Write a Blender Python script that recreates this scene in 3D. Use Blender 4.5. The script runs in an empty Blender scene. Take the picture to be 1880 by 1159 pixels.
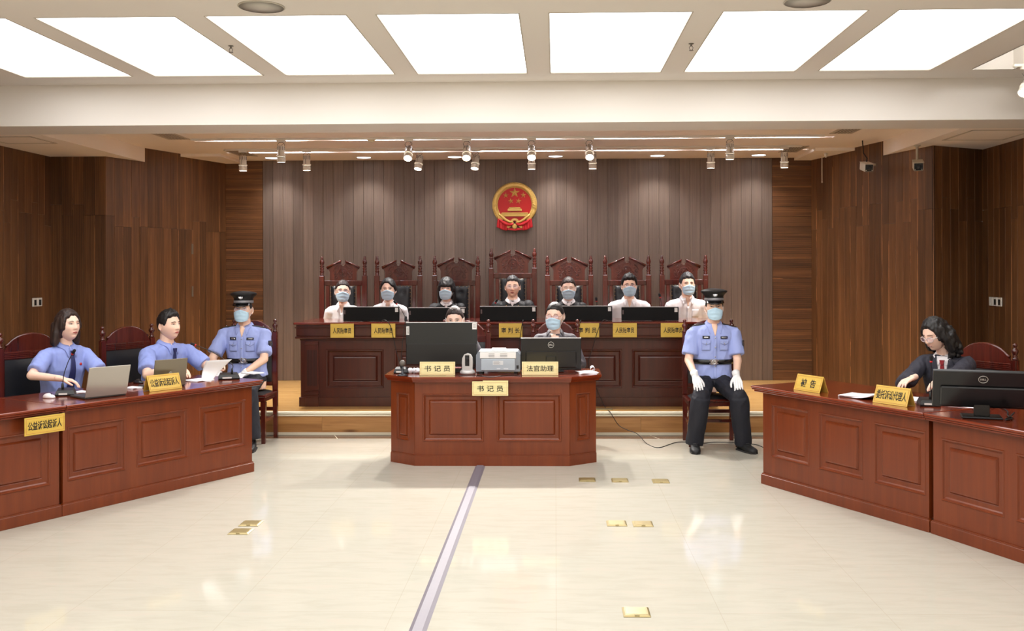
import bpy, bmesh, math, random
from mathutils import Vector, Matrix, noise
from mathutils.bvhtree import BVHTree
random.seed(7)
PI = math.pi
S = bpy.context.scene
COL = S.collection

# ---------------------------------------------------------------- camera
FPX, PX0, PY0, CAMH = 1800.0, 976.0, 495.0, 1.68
PSI, RHO = math.atan(0.024), -0.0033
cam_data = bpy.data.cameras.new('camera')
cam = bpy.data.objects.new('camera', cam_data); COL.objects.link(cam)
cam_data.sensor_fit = 'HORIZONTAL'; cam_data.sensor_width = 36.0
cam_data.lens = 36.0 * FPX / 1880.0
cam_data.shift_x = (940.0 - PX0) / 1880.0
cam_data.shift_y = -(579.5 - PY0) / 1880.0
cam_data.clip_start = 0.05; cam_data.clip_end = 100
CR = Matrix.Rotation(PSI, 3, 'Z') @ Matrix.Rotation(PI / 2, 3, 'X') @ Matrix.Rotation(RHO, 3, 'Z')
cam.matrix_world = Matrix.Translation((0, 0, CAMH)) @ CR.to_4x4()
S.camera = cam

# ---------------------------------------------------------------- world, exposure, lights
w = bpy.data.worlds.new('world'); S.world = w; w.use_nodes = True
w.node_tree.nodes['Background'].inputs[0].default_value = (1.0, 0.95, 0.88, 1)
w.node_tree.nodes['Background'].inputs[1].default_value = 0.25
S.view_settings.view_transform = 'Standard'; S.view_settings.look = 'None'
S.view_settings.exposure = 0.9; S.view_settings.gamma = 1.0
S.view_settings.use_curve_mapping = False
S.cycles.max_bounces = 8; S.cycles.diffuse_bounces = 5; S.cycles.glossy_bounces = 4
S.cycles.sample_clamp_indirect = 6.0; S.cycles.use_denoising = True
S.cycles.caustics_reflective = False; S.cycles.caustics_refractive = False
PANEL_E = 2.0      # luminous ceiling panels
SPOT_W = 150.0      # track spots over the bench
SPOT_WALL = 62.0
DOWN_W = 24.0      # recessed downlights at the back wall

# ---------------------------------------------------------------- pixel helpers (measuring real positions)
def ray(px, py): return CR @ Vector(((px - PX0) / FPX, -(py - PY0) / FPX, -1.0))
def at(px, py, Y):
    d = ray(px, py); t = Y / d.y
    return Vector((d.x * t, Y, CAMH + d.z * t))
def atz(px, py, z):
    d = ray(px, py); t = (z - CAMH) / d.z
    return Vector((d.x * t, d.y * t, z))

# ---------------------------------------------------------------- object helpers
def link(o, parent=None):
    COL.objects.link(o)
    if parent is not None: o.parent = parent
    return o
def tag(o, label=None, cat=None, group=None, kind=None):
    if label: o['label'] = label
    if cat: o['category'] = cat
    if group: o['group'] = group
    if kind: o['kind'] = kind
    return o
def empty(name, loc=(0, 0, 0), rz=0.0, label=None, cat=None, group=None, kind=None):
    o = bpy.data.objects.new(name, None); o.empty_display_size = 0.1
    o.location = loc; o.rotation_euler = (0, 0, rz); COL.objects.link(o)
    return tag(o, label, cat, group, kind)
def copy_tree(o, parent=None):
    c = o.copy(); COL.objects.link(c)
    if parent is not None:
        c.parent = parent; c.matrix_parent_inverse = o.matrix_parent_inverse.copy()
    for ch in list(KIDS.get(o.name, [])):
        KIDS.setdefault(c.name, []).append(copy_tree(ch, c))
    return c
KIDS = {}

class MB:
    """collects shapes, links them as one mesh object"""
    def __init__(s): s.v = []; s.f = []; s.sm = []; s.mi = []; s.m = 0
    def add(s, vs, fs, smooth=False, M=None):
        n = len(s.v)
        if M is not None: vs = [M @ Vector(v) for v in vs]
        s.v += [tuple(v) for v in vs]
        for f in fs: s.f.append([i + n for i in f]); s.sm.append(smooth); s.mi.append(s.m)
        return s
    def box(s, x0, x1, y0, y1, z0, z1, c=0.0, M=None):
        if c <= 0:
            vs = [(x, y, z) for z in (z0, z1) for y in (y0, y1) for x in (x0, x1)]
            fs = [(0, 2, 3, 1), (4, 5, 7, 6), (0, 1, 5, 4), (2, 6, 7, 3), (0, 4, 6, 2), (1, 3, 7, 5)]
            return s.add(vs, fs, False, M)
        c = min(c, (x1 - x0) * .45, (y1 - y0) * .45, (z1 - z0) * .45)
        vs = []; idx = {}
        X = (x0, x1); Y = (y0, y1); Z = (z0, z1)
        for i in (0, 1):
            for j in (0, 1):
                for k in (0, 1):
                    sx = 1 if i == 0 else -1; sy = 1 if j == 0 else -1; sz = 1 if k == 0 else -1
                    for a in range(3):
                        p = [X[i] + sx * c, Y[j] + sy * c, Z[k] + sz * c]
                        p[a] = (X[i], Y[j], Z[k])[a]
                        idx[(i, j, k, a)] = len(vs); vs.append(tuple(p))
        fs = []
        g = lambda i, j, k, a: idx[(i, j, k, a)]
        for i in (0, 1): fs.append([g(i, 0, 0, 0), g(i, 1, 0, 0), g(i, 1, 1, 0), g(i, 0, 1, 0)])
        for j in (0, 1): fs.append([g(0, j, 0, 1), g(1, j, 0, 1), g(1, j, 1, 1), g(0, j, 1, 1)])
        for k in (0, 1): fs.append([g(0, 0, k, 2), g(1, 0, k, 2), g(1, 1, k, 2), g(0, 1, k, 2)])
        for i in (0, 1):
            for j in (0, 1): fs.append([g(i, j, 0, 0), g(i, j, 1, 0), g(i, j, 1, 1), g(i, j, 0, 1)])
        for i in (0, 1):
            for k in (0, 1): fs.append([g(i, 0, k, 0), g(i, 1, k, 0), g(i, 1, k, 2), g(i, 0, k, 2)])
        for j in (0, 1):
            for k in (0, 1): fs.append([g(0, j, k, 1), g(1, j, k, 1), g(1, j, k, 2), g(0, j, k, 2)])
        for i in (0, 1):
            for j in (0, 1):
                for k in (0, 1): fs.append([g(i, j, k, 0), g(i, j, k, 1), g(i, j, k, 2)])
        cx, cy, cz = (x0 + x1) / 2, (y0 + y1) / 2, (z0 + z1) / 2
        ctr = Vector((cx, cy, cz)); out = []
        for f in fs:
            p = [Vector(vs[q]) for q in f]
            nrm = (p[1] - p[0]).cross(p[2] - p[1])
            mid = sum(p, Vector()) / len(p)
            out.append(f if nrm.dot(mid - ctr) > 0 else f[::-1])
        return s.add(vs, out, False, M)
    def prism(s, poly, y0, y1, M=None, smooth=False):
        """outline in x,z extruded along y"""
        n = len(poly)
        vs = [(p[0], y0, p[1]) for p in poly] + [(p[0], y1, p[1]) for p in poly]
        fs = [list(range(n)), list(range(2 * n - 1, n - 1, -1))]
        for i in range(n): fs.append([i, i + n, (i + 1) % n + n, (i + 1) % n])
        return s.add(vs, fs, smooth, M)
    def prismz(s, poly, z0, z1, M=None):
        n = len(poly)
        vs = [(p[0], p[1], z0) for p in poly] + [(p[0], p[1], z1) for p in poly]
        fs = [list(range(n))[::-1], list(range(n, 2 * n))]
        for i in range(n): fs.append([i, (i + 1) % n, (i + 1) % n + n, i + n])
        return s.add(vs, fs, False, M)
    def lathe(s, prof, n=20, M=None, sx=1.0, sy=1.0, smooth=True, caps=True):
        vs = []; fs = []
        for r, z in prof:
            for i in range(n):
                a = 2 * PI * i / n; vs.append((r * math.cos(a) * sx, r * math.sin(a) * sy, z))
        m = len(prof)
        for j in range(m - 1):
            for i in range(n):
                k = (i + 1) % n
                fs.append([j * n + i, j * n + k, (j + 1) * n + k, (j + 1) * n + i])
        if caps:
            fs.append(list(range(n))[::-1]); fs.append([(m - 1) * n + i for i in range(n)])
        return s.add(vs, fs, smooth, M)
    def tube(s, pts, r, n=8, M=None, closed=False, flat=1.0):
        pts = [Vector(p) for p in pts]; m = len(pts)
        rr = r if isinstance(r, (list, tuple)) else [r] * m
        vs = []; fs = []
        up = Vector((0.13, 0.21, 0.97)).normalized()
        tp = None
        for j in range(m):
            if closed: t = pts[(j + 1) % m] - pts[j - 1]
            else: t = pts[min(j + 1, m - 1)] - pts[max(j - 1, 0)]
            t.normalize()
            if tp is None:
                a = t.cross(up)
                if a.length < .1: a = t.cross(Vector((1, 0, 0)))
            else:
                a = a - t * a.dot(t)
            a.normalize(); b = t.cross(a); tp = t
            for i in range(n):
                q = 2 * PI * i / n
                vs.append(pts[j] + (a * math.cos(q) + b * math.sin(q) * flat) * rr[j])
        L = m if closed else m - 1
        for j in range(L):
            for i in range(n):
                k = (i + 1) % n; jj = (j + 1) % m
                fs.append([j * n + i, j * n + k, jj * n + k, jj * n + i])
        if not closed:
            fs.append(list(range(n))[::-1]); fs.append([(m - 1) * n + i for i in range(n)])
        return s.add(vs, fs, True, M)
    def cyl(s, p0, p1, r, n=16, r1=None, smooth=True):
        return s.tube([p0, p1], [r, r if r1 is None else r1], n)
    def sphere(s, c, r, nu=16, nv=10, M=None, smooth=True):
        rx, ry, rz = r if isinstance(r, (tuple, list)) else (r, r, r)
        vs = [(c[0], c[1], c[2] - rz)]
        for j in range(1, nv):
            ph = PI * j / nv
            for i in range(nu):
                a = 2 * PI * i / nu
                vs.append((c[0] + rx * math.sin(ph) * math.cos(a), c[1] + ry * math.sin(ph) * math.sin(a), c[2] - rz * math.cos(ph)))
        vs.append((c[0], c[1], c[2] + rz)); fs = []
        for i in range(nu): fs.append([0, 1 + (i + 1) % nu, 1 + i])
        for j in range(nv - 2):
            for i in range(nu):
                k = (i + 1) % nu
                fs.append([1 + j * nu + i, 1 + j * nu + k, 1 + (j + 1) * nu + k, 1 + (j + 1) * nu + i])
        t = len(vs) - 1
        for i in range(nu): fs.append([t, 1 + (nv - 2) * nu + i, 1 + (nv - 2) * nu + (i + 1) % nu])
        return s.add(vs, fs, smooth, M)
    def capsule(s, p0, p1, r0, r1, n=12, sx=1.0):
        """tapered limb with round ends"""
        p0 = Vector(p0); p1 = Vector(p1); d = (p1 - p0); L = d.length or 1e-6; d.normalize()
        pts = []; rr = []
        for a in (-80, -55, -28): 
            q = math.radians(a); pts.append(p0 + d * r0 * math.sin(q)); rr.append(r0 * math.cos(q))
        for t in (0, .33, .66, 1.0): pts.append(p0.lerp(p1, t)); rr.append(r0 + (r1 - r0) * t)
        for a in (28, 55, 80):
            q = math.radians(a); pts.append(p1 + d * r1 * math.sin(q)); rr.append(r1 * math.cos(q))
        return s.tube(pts, rr, n, flat=sx)
    def loft(s, rings, smooth=True, M=None, caps=True):
        n = len(rings[0]); vs = [p for r in rings for p in r]; fs = []
        for j in range(len(rings) - 1):
            for i in range(n):
                k = (i + 1) % n
                fs.append([j * n + i, j * n + k, (j + 1) * n + k, (j + 1) * n + i])
        if caps:
            fs.append(list(range(n))[::-1]); fs.append([(len(rings) - 1) * n + i for i in range(n)])
        return s.add(vs, fs, smooth, M)
    def grid(s, rows, smooth=True, M=None):
        n = len(rows[0]); vs = [p for r in rows for p in r]; fs = []
        for j in range(len(rows) - 1):
            for i in range(n - 1):
                fs.append([j * n + i, j * n + i + 1, (j + 1) * n + i + 1, (j + 1) * n + i])
        return s.add(vs, fs, smooth, M)
    def mesh(s, name, mats):
        me = bpy.data.meshes.new(name)
        me.from_pydata(s.v, [], s.f)
        mats = mats if isinstance(mats, (list, tuple)) else [mats]
        for m in mats: me.materials.append(m)
        me.polygons.foreach_set('use_smooth', s.sm)
        if max(s.mi or [0]): me.polygons.foreach_set('material_index', s.mi)
        me.update()
        return me
    def build(s, name, mats, parent=None, loc=None, rot=None, label=None):
        o = bpy.data.objects.new(name, s.mesh(name, mats))
        link(o, parent)
        if parent is not None: KIDS.setdefault(parent.name, []).append(o)
        if loc is not None: o.location = loc
        if rot is not None: o.rotation_euler = rot
        if label: o['label'] = label
        return o

def place(me, name, parent=None, loc=(0, 0, 0), rot=(0, 0, 0)):
    o = bpy.data.objects.new(name, me); link(o, parent)
    if parent is not None: KIDS.setdefault(parent.name, []).append(o)
    o.location = loc; o.rotation_euler = rot
    return o

def solid(rows, th, smooth=True):
    """grid sheet with thickness: rows of points, thickened along local normal"""
    m = len(rows); n = len(rows[0]); R0 = [[Vector(p) for p in r] for r in rows]; back = []
    for j in range(m):
        rr = []
        for i in range(n):
            du = R0[j][min(i + 1, n - 1)] - R0[j][max(i - 1, 0)]
            dv = R0[min(j + 1, m - 1)][i] - R0[max(j - 1, 0)][i]
            nn = du.cross(dv)
            if nn.length > 1e-12: nn.normalize()
            rr.append(R0[j][i] - nn * th)
        back.append(rr)
    b = MB(); N = m * n
    vs = [p for r in R0 for p in r] + [p for r in back for p in r]; fs = []
    for j in range(m - 1):
        for i in range(n - 1):
            a = j * n + i
            fs.append([a, a + 1, a + n + 1, a + n]); fs.append([N + a, N + a + n, N + a + n + 1, N + a + 1])
    for i in range(n - 1):
        fs.append([i + 1, i, N + i, N + i + 1]); a = (m - 1) * n + i; fs.append([a, a + 1, N + a + 1, N + a])
    for j in range(m - 1):
        a = j * n; fs.append([a, a + n, N + a + n, N + a]); a = j * n + n - 1; fs.append([a + n, a, N + a, N + a + n])
    b.add(vs, fs, smooth)
    return b

def fuse(mb, voxel, smooth_it=4, fac=0.5):
    """voxel-union of overlapping pieces into one continuous surface, returns mesh data"""
    me = bpy.data.meshes.new('tmp'); me.from_pydata(mb.v, [], mb.f); me.update()
    o = bpy.data.objects.new('tmp', me); COL.objects.link(o)
    r = o.modifiers.new('r', 'REMESH'); r.mode = 'VOXEL'; r.voxel_size = voxel; r.use_smooth_shade = True
    if smooth_it:
        sm = o.modifiers.new('s', 'SMOOTH'); sm.factor = fac; sm.iterations = smooth_it
    dg = bpy.context.evaluated_depsgraph_get(); dg.update()
    res = bpy.data.meshes.new_from_object(o.evaluated_get(dg), depsgraph=dg)
    bpy.data.objects.remove(o); bpy.data.meshes.remove(me)
    return res

def mesh_obj(name, me, mat, parent=None):
    me.name = name; me.materials.clear(); me.materials.append(mat)
    me.polygons.foreach_set('use_smooth', [True] * len(me.polygons))
    o = bpy.data.objects.new(name, me); link(o, parent)
    if parent is not None: KIDS.setdefault(parent.name, []).append(o)
    return o

# ---------------------------------------------------------------- materials
MC = {}
def srgb(c):
    c = [x / 255.0 for x in c]
    return tuple((x / 12.92 if x <= .04045 else ((x + .055) / 1.055) ** 2.4) for x in c) + (1,)
def mat(name, col, rough=0.5, metal=0.0, spec=0.5, emit=None, es=1.0, coat=0.0, alpha=None, trans=0.0, bump=None, var=0.0, sss=0.0):
    if name in MC: return MC[name]
    m = bpy.data.materials.new(name); m.use_nodes = True; MC[name] = m
    nt = m.node_tree; b = nt.nodes['Principled BSDF']
    c = srgb(col)
    b.inputs['Base Color'].default_value = c
    b.inputs['Roughness'].default_value = rough; b.inputs['Metallic'].default_value = metal
    b.inputs['Specular IOR Level'].default_value = spec
    b.inputs['Coat Weight'].default_value = coat
    b.inputs['Transmission Weight'].default_value = trans
    if sss:
        b.inputs['Subsurface Weight'].default_value = sss; b.inputs['Subsurface Radius'].default_value = (.012, .005, .003)
        b.inputs['Subsurface Scale'].default_value = 1.0
    if emit: b.inputs['Emission Color'].default_value = srgb(emit); b.inputs['Emission Strength'].default_value = es
    if bump or var:
        tc = nt.nodes.new('ShaderNodeTexCoord'); nz = nt.nodes.new('ShaderNodeTexNoise')
        sc = bump[0] if bump else 8.0
        nz.inputs['Scale'].default_value = sc; nz.inputs['Detail'].default_value = 4
        nt.links.new(tc.outputs['Object'], nz.inputs['Vector'])
        if bump:
            bp = nt.nodes.new('ShaderNodeBump'); bp.inputs['Strength'].default_value = bump[1]; bp.inputs['Distance'].default_value = bump[2] if len(bump) > 2 else .004
            nt.links.new(nz.outputs['Fac'], bp.inputs['Height']); nt.links.new(bp.outputs['Normal'], b.inputs['Normal'])
        if var:
            mx = nt.nodes.new('ShaderNodeMix'); mx.data_type = 'RGBA'
            mx.inputs[6].default_value = tuple(x * (1 - var) for x in c[:3]) + (1,); mx.inputs[7].default_value = tuple(min(1, x * (1 + var)) for x in c[:3]) + (1,)
            nt.links.new(nz.outputs['Fac'], mx.inputs[0]); nt.links.new(mx.outputs[2], b.inputs['Base Color'])
    return m

class NT:
    """small node-graph writer"""
    def __init__(s, name):
        s.m = bpy.data.materials.new(name); s.m.use_nodes = True; MC[name] = s.m
        s.nt = s.m.node_tree; s.b = s.nt.nodes['Principled BSDF']
    def n(s, t, **k):
        q = s.nt.nodes.new(t)
        for a, v in k.items():
            if a[0] == 'i' and a[1:].isdigit(): q.inputs[int(a[1:])].default_value = v
            else: setattr(q, a, v)
        return q
    def l(s, a, b): s.nt.links.new(a, b)
    def math(s, op, a, b=None, c=None):
        q = s.n('ShaderNodeMath', operation=op)
        for i, x in enumerate((a, b, c)):
            if x is None: continue
            if isinstance(x, (int, float)): q.inputs[i].default_value = x
            else: s.l(x, q.inputs[i])
        return q.outputs[0]
    def ramp(s, fac, stops, interp='LINEAR'):
        q = s.n('ShaderNodeValToRGB'); cr = q.color_ramp; cr.interpolation = interp
        while len(cr.elements) < len(stops): cr.elements.new(.5)
        for e, (p, c) in zip(cr.elements, stops): e.position = p; e.color = srgb(c) if len(c) == 3 else c
        s.l(fac, q.inputs[0]); return q.outputs[0]
    def mix(s, f, a, b, blend='MIX'):
        q = s.n('ShaderNodeMix', data_type='RGBA', blend_type=blend)
        for i, x in ((0, f), (6, a), (7, b)):
            if isinstance(x, (int, float)): q.inputs[i].default_value = x
            elif isinstance(x, tuple): q.inputs[i].default_value = x
            else: s.l(x, q.inputs[i])
        return q.outputs[2]
    def noise(s, vec, scale, detail=3, rough=.5, dist=0.0):
        q = s.n('ShaderNodeTexNoise'); q.inputs['Scale'].default_value = scale; q.inputs['Detail'].default_value = detail
        q.inputs['Roughness'].default_value = rough; q.inputs['Distortion'].default_value = dist
        s.l(vec, q.inputs['Vector']); return q.outputs['Fac']
    def vmul(s, vec, sc, off=None):
        q = s.n('ShaderNodeMapping'); q.inputs['Scale'].default_value = sc; s.l(vec, q.inputs['Vector'])
        if off is not None: s.l(off, q.inputs['Location'])
        return q.outputs[0]
    def bump(s, h, st=.3, d=.002):
        q = s.n('ShaderNodeBump'); q.inputs['Strength'].default_value = st; q.inputs['Distance'].default_value = d
        s.l(h, q.inputs['Height']); s.l(q.outputs[0], s.b.inputs['Normal'])

def wood(name, dark, mid, light, axis='z', rough=.35, coat=0.0, fine=1.0, rnd=.25, grooves=None, streak=False, knots=False, spec=.5):
    if name in MC: return MC[name]
    t = NT(name); tc = t.n('ShaderNodeTexCoord'); oi = t.n('ShaderNodeObjectInfo')
    off = t.n('ShaderNodeCombineXYZ')
    for i in range(3): t.l(t.math('MULTIPLY', oi.outputs['Random'], 37.0 + 11 * i), off.inputs[i])
    k = {'x': (1.2, 22, 22), 'y': (22, 1.2, 22), 'z': (22, 22, 1.2)}[axis]
    k = tuple(q * fine for q in k)
    v = t.vmul(tc.outputs['Object'], k, off.outputs[0])
    n1 = t.noise(v, 1.0, 5, .6, .3)
    v2 = t.vmul(tc.outputs['Object'], tuple(q * 5 for q in k), off.outputs[0])
    n2 = t.noise(v2, 1.0, 3)
    f = t.math('ADD', t.math('MULTIPLY', n1, .75), t.math('MULTIPLY', n2, .25))
    col = t.ramp(f, [(.3, dark), (.5, mid), (.7, light)])
    if knots:
        kv = t.vmul(tc.outputs['Object'], (2.2, 6, 9), off.outputs[0])
        vo = t.n('ShaderNodeTexVoronoi'); vo.inputs['Scale'].default_value = 1.0; t.l(kv, vo.inputs['Vector'])
        kf = t.ramp(vo.outputs['Distance'], [(.05, (90, 50, 15)), (.22, (255, 255, 255))])
        col = t.mix(.8, col, kf, 'MULTIPLY')
    if rnd:
        br = t.math('ADD', t.math('MULTIPLY', oi.outputs['Random'], 2 * rnd), 1 - rnd)
        cb = t.n('ShaderNodeCombineColor')
        for i in range(3): t.l(br, cb.inputs[i])
        col = t.mix(1.0, col, cb.outputs[0], 'MULTIPLY')
    h = n2
    if grooves:
        sp = t.n('ShaderNodeSeparateXYZ'); t.l(tc.outputs['Object'], sp.inputs[0])
        ax = {'x': 0, 'y': 1, 'z': 2}[grooves[1]]
        fr = t.math('FRACT', t.math('DIVIDE', t.math('ADD', sp.outputs[ax], 10.0), grooves[0]))
        g = t.math('LESS_THAN', fr, grooves[2])
        col = t.mix(t.math('MULTIPLY', g, grooves[3]), col, (0.02, 0.01, 0.006, 1))
        h = t.math('SUBTRACT', t.math('MULTIPLY', n2, .3), g)
        if streak:
            # joint highlights painted into the colour: pale edge band on some boards
            e = t.math('GREATER_THAN', sp.outputs[ax], streak)
            r2 = t.math('GREATER_THAN', t.math('FRACT', t.math('MULTIPLY', oi.outputs['Random'], 17.3)), .55)
            nn = t.math('GREATER_THAN', n1, .48)
            col = t.mix(t.math('MULTIPLY', t.math('MULTIPLY', e, t.math('MULTIPLY', r2, nn)), .55), col, srgb((190, 130, 80)))
    t.l(col, t.b.inputs['Base Color']); t.b.inputs['Roughness'].default_value = rough
    t.b.inputs['Coat Weight'].default_value = coat; t.b.inputs['Coat Roughness'].default_value = .12
    t.b.inputs['Specular IOR Level'].default_value = spec
    t.bump(h, .25, .0015)
    return t.m
# ================================================================= materials of the room
M_CEIL = mat('ceiling_paint', (228, 223, 216), .8, spec=.2)
M_CEILB = mat('ceiling_paint_warm', (244, 234, 224), .8, spec=.2)
M_WHITE = mat('white_plastic', (225, 222, 215), .4)
M_PANEL = mat('light_diffuser', (255, 255, 255), .5, emit=(252, 253, 255), es=PANEL_E)
M_BOARD = wood('acoustic_board', (78, 50, 28), (104, 69, 40), (126, 86, 51), 'z', .42, fine=.8, rnd=.26, grooves=(.0262, 'x', .16, .45), streak=.056)
M_BOARDH = wood('acoustic_board_horizontal', (78, 49, 27), (106, 69, 39), (130, 88, 51), 'x', .42, fine=.8, rnd=.22, grooves=(.0262, 'z', .16, .45), streak=.056)
M_GREY = wood('fluted_grey_board', (112, 96, 86), (123, 106, 95), (133, 115, 104), 'z', .55, fine=1.2, rnd=.17, grooves=(.0165, 'x', .34, .42))
M_DARKBACK = mat('dark_backing', (30, 18, 12), .8)
M_LAM = wood('laminate_floor', (196, 146, 80), (214, 166, 98), (226, 184, 118), 'x', .22, fine=1.6, rnd=0, coat=.3)
M_RISER = wood('riser_oak', (140, 92, 48), (176, 126, 72), (200, 152, 96), 'x', .35, fine=.45, rnd=.05, knots=True)
M_TRIM = mat('cream_trim', (232, 224, 200), .35)
M_DTILE = mat('dark_tile', (96, 70, 52), .25, var=.15)

def floor_mat():
    t = NT('polished_cream_tile'); tc = t.n('ShaderNodeTexCoord')
    n1 = t.noise(t.vmul(tc.outputs['Object'], (1.2, 5, 1)), 3.0, 5, .6, .5)
    col = t.ramp(n1, [(.35, (181, 177, 163)), (.55, (186, 182, 169)), (.72, (189, 181, 168))])
    br = t.n('ShaderNodeTexBrick'); br.offset = 0; br.squash = 1
    for a, b in (('Scale', 1.0), ('Mortar Size', .0018), ('Brick Width', .8), ('Row Height', .8), ('Mortar Smooth', 0)): br.inputs[a].default_value = b
    br.inputs['Color1'].default_value = (1, 1, 1, 1); br.inputs['Color2'].default_value = (.995, .99, .985, 1); br.inputs['Mortar'].default_value = (.9, .88, .84, 1)
    t.l(tc.outputs['Object'], br.inputs['Vector'])
    t.l(t.mix(1.0, col, br.outputs['Color'], 'MULTIPLY'), t.b.inputs['Base Color'])
    t.b.inputs['Roughness'].default_value = .07; t.b.inputs['Specular IOR Level'].default_value = .5
    t.bump(t.noise(tc.outputs['Object'], 2.2, 2), .04, .01)
    return t.m
M_FLOOR = floor_mat()

# ================================================================= shell
XL, XR = -5.62, 4.60                # side walls
YB = 12.77                          # back wall
YF = -3.0                           # wall behind the photographer
ZC, ZB, ZBEAM, ZS = 3.297, 3.118, 2.943, 2.955
PZ = 0.235; PY = 9.925              # platform height and front
fl = MB().box(XL - 1, XR + 1, YF - .3, PY + .02, -.12, 0).build('floor', M_FLOOR); tag(fl, kind='structure')
pl = MB().box(XL, XR, PY + .05, YB + .1, PZ - .03, PZ).build('floor_platform', M_LAM); tag(pl, kind='structure')
rs = empty('trim_1', (0, PY, 0), kind='structure')
x = XL
while x < XR - .01:
    x2 = min(x + 1.62, XR)
    MB().box(-(x2 - x) / 2 + .0008, (x2 - x) / 2 - .0008, 0, .03, .028, PZ - .042).build('riser_board', M_RISER, rs, loc=((x + x2) / 2, .012, 0)); x = x2
MB().box(XL, XR, 0.006, .05, 0, .028).build('skirting_strip', M_TRIM, rs)
MB().box(XL, XR, -.004, .06, PZ - .042, PZ - .024, .002).box(XL, XR, -.012, .06, PZ - .021, PZ + .002, .004).build('nosing_strip', M_TRIM, rs)
# dark tile border at the foot of the platform
bt = empty('trim_2', (0, 0, 0), kind='structure')
x = -5.45
while x < XR:
    MB().prismz([(x + .004 + .075, 9.72), (x + .796 + .075, 9.72), (x + .796, 9.925), (x + .004, 9.925)], 0, .0015).build('border_tile', M_DTILE, bt)
    x += .8
MB().box(XL, XR, 9.717, 9.925, -.001, .0008).build('joint_bed', M_TRIM, bt)

# walls (boards over a dark backing) -----------------------------------------------------
BW = .134
def seg_wall(name, A, B, z0, z1, mt=None, joint=True, door=None, ztop=None):
    """boards from A to B (left to right as seen from inside), real boards with gaps"""
    A = Vector((A[0], A[1], 0)); B = Vector((B[0], B[1], 0)); L = (B - A).length
    ang = math.atan2(B.y - A.y, B.x - A.x)
    root = empty(name, A, ang, kind='structure')
    MB().box(0, L, .012, .018, z0, z1).build('backing', M_DARKBACK, root)
    n = max(1, round(L / BW)); wd = L / n; cache = {}
    dr = None
    if door:
        dr = empty('door_1', (0, 0, 0), 0, kind='structure'); dr.parent = root
    for i in range(n):
        xc = (i + .5) * wd; cuts = [z0, z1]
        if joint:
            cuts = [z0, z0 + random.choice((2.18, 2.30, 2.42)), z1]
        isd = door and door[0] < xc < door[1]
        if isd: cuts = [z0, door[2], z1] if z1 - door[2] > .1 else cuts
        for j in range(len(cuts) - 1):
            h = round(cuts[j + 1] - cuts[j], 3); key = h
            if key not in cache:
                cache[key] = MB().box(-wd / 2 + .001, wd / 2 - .001, -.002, .012, .001, h - .001, .0015).mesh('wall_board', mt or M_BOARD)
            par = dr if (isd and j == 0) else root
            o = place(cache[key], 'door_board' if par is dr else 'wall_board', par, (xc, -.008 if par is dr else random.uniform(-.001, .001), cuts[j]))
    return root, dr
wl = seg_wall('wall_left', (XL, 6.4), (XL, 10.80), 0, ZS)[0]
seg_wall('wall_left_return', (XL, 10.80), (-5.0, 10.80), 0, ZB)
PL0, PL1 = Vector((-5.0, 10.80, 0)), Vector((-4.32, YB, 0))
wls, dr = seg_wall('wall_left_splay', PL0[:2], PL1[:2], 0, ZB + .06, door=(.49, 1.42, 2.19))
M_HINGE = mat('hinge_metal', (150, 140, 125), .35, .8)
for z in (1.95, 1.42): MB().box(1.40, 1.425, -.022, -.006, z - .065, z + .065, .002).build('door_hinge', M_HINGE, dr)
seg_wall('wall_right', (XR, 10.66), (XR, 6.4), 0, ZS)
seg_wall('wall_right_return', (3.93, 10.28), (XR, 10.66), 0, ZB)
seg_wall('wall_right_splay', (3.32, YB), (3.93, 10.28), 0, ZB + .06)
# back wall: grey fluted boards with horizontal-board bays either side
GX0, GX1 = at(483, 500, YB).x, at(1418, 500, YB).x
seg_wall('wall_back', (GX0, YB), (GX1, YB), PZ, ZB + .06, M_GREY, joint=False)
def bay(name, xa, xb):
    root = empty(name, (0, YB + .01, 0), kind='structure')
    MB().box(xa - .1, xb + .1, .012, .05, PZ, ZB + .06).build('backing', M_DARKBACK, root)
    z = PZ; h = .1325; me = MB().box(-(xb - xa) / 2, (xb - xa) / 2, -.002, .012, -h / 2 + .001, h / 2 - .001, .0015).mesh('wall_board', M_BOARDH)
    while z < ZB + .05:
        place(me, 'wall_board', root, ((xa + xb) / 2, 0, z + h / 2)); z += h
bay('wall_back_bay_left', -4.36, GX0 - .004); bay('wall_back_bay_right', GX1 + .004, 3.36)
M_WPAINT = mat('wall_paint_rear', (214, 198, 178), .8, spec=.2)
for nm, b in (('wall_rear', (XL - .1, XR + .1, YF - .1, YF)), ('wall_side_left', (XL - .1, XL, YF, 6.4)), ('wall_side_right', (XR, XR + .1, YF, 6.4))):
    tag(MB().box(*b, 0, 3.6).build(nm, M_WPAINT), kind='structure')

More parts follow.
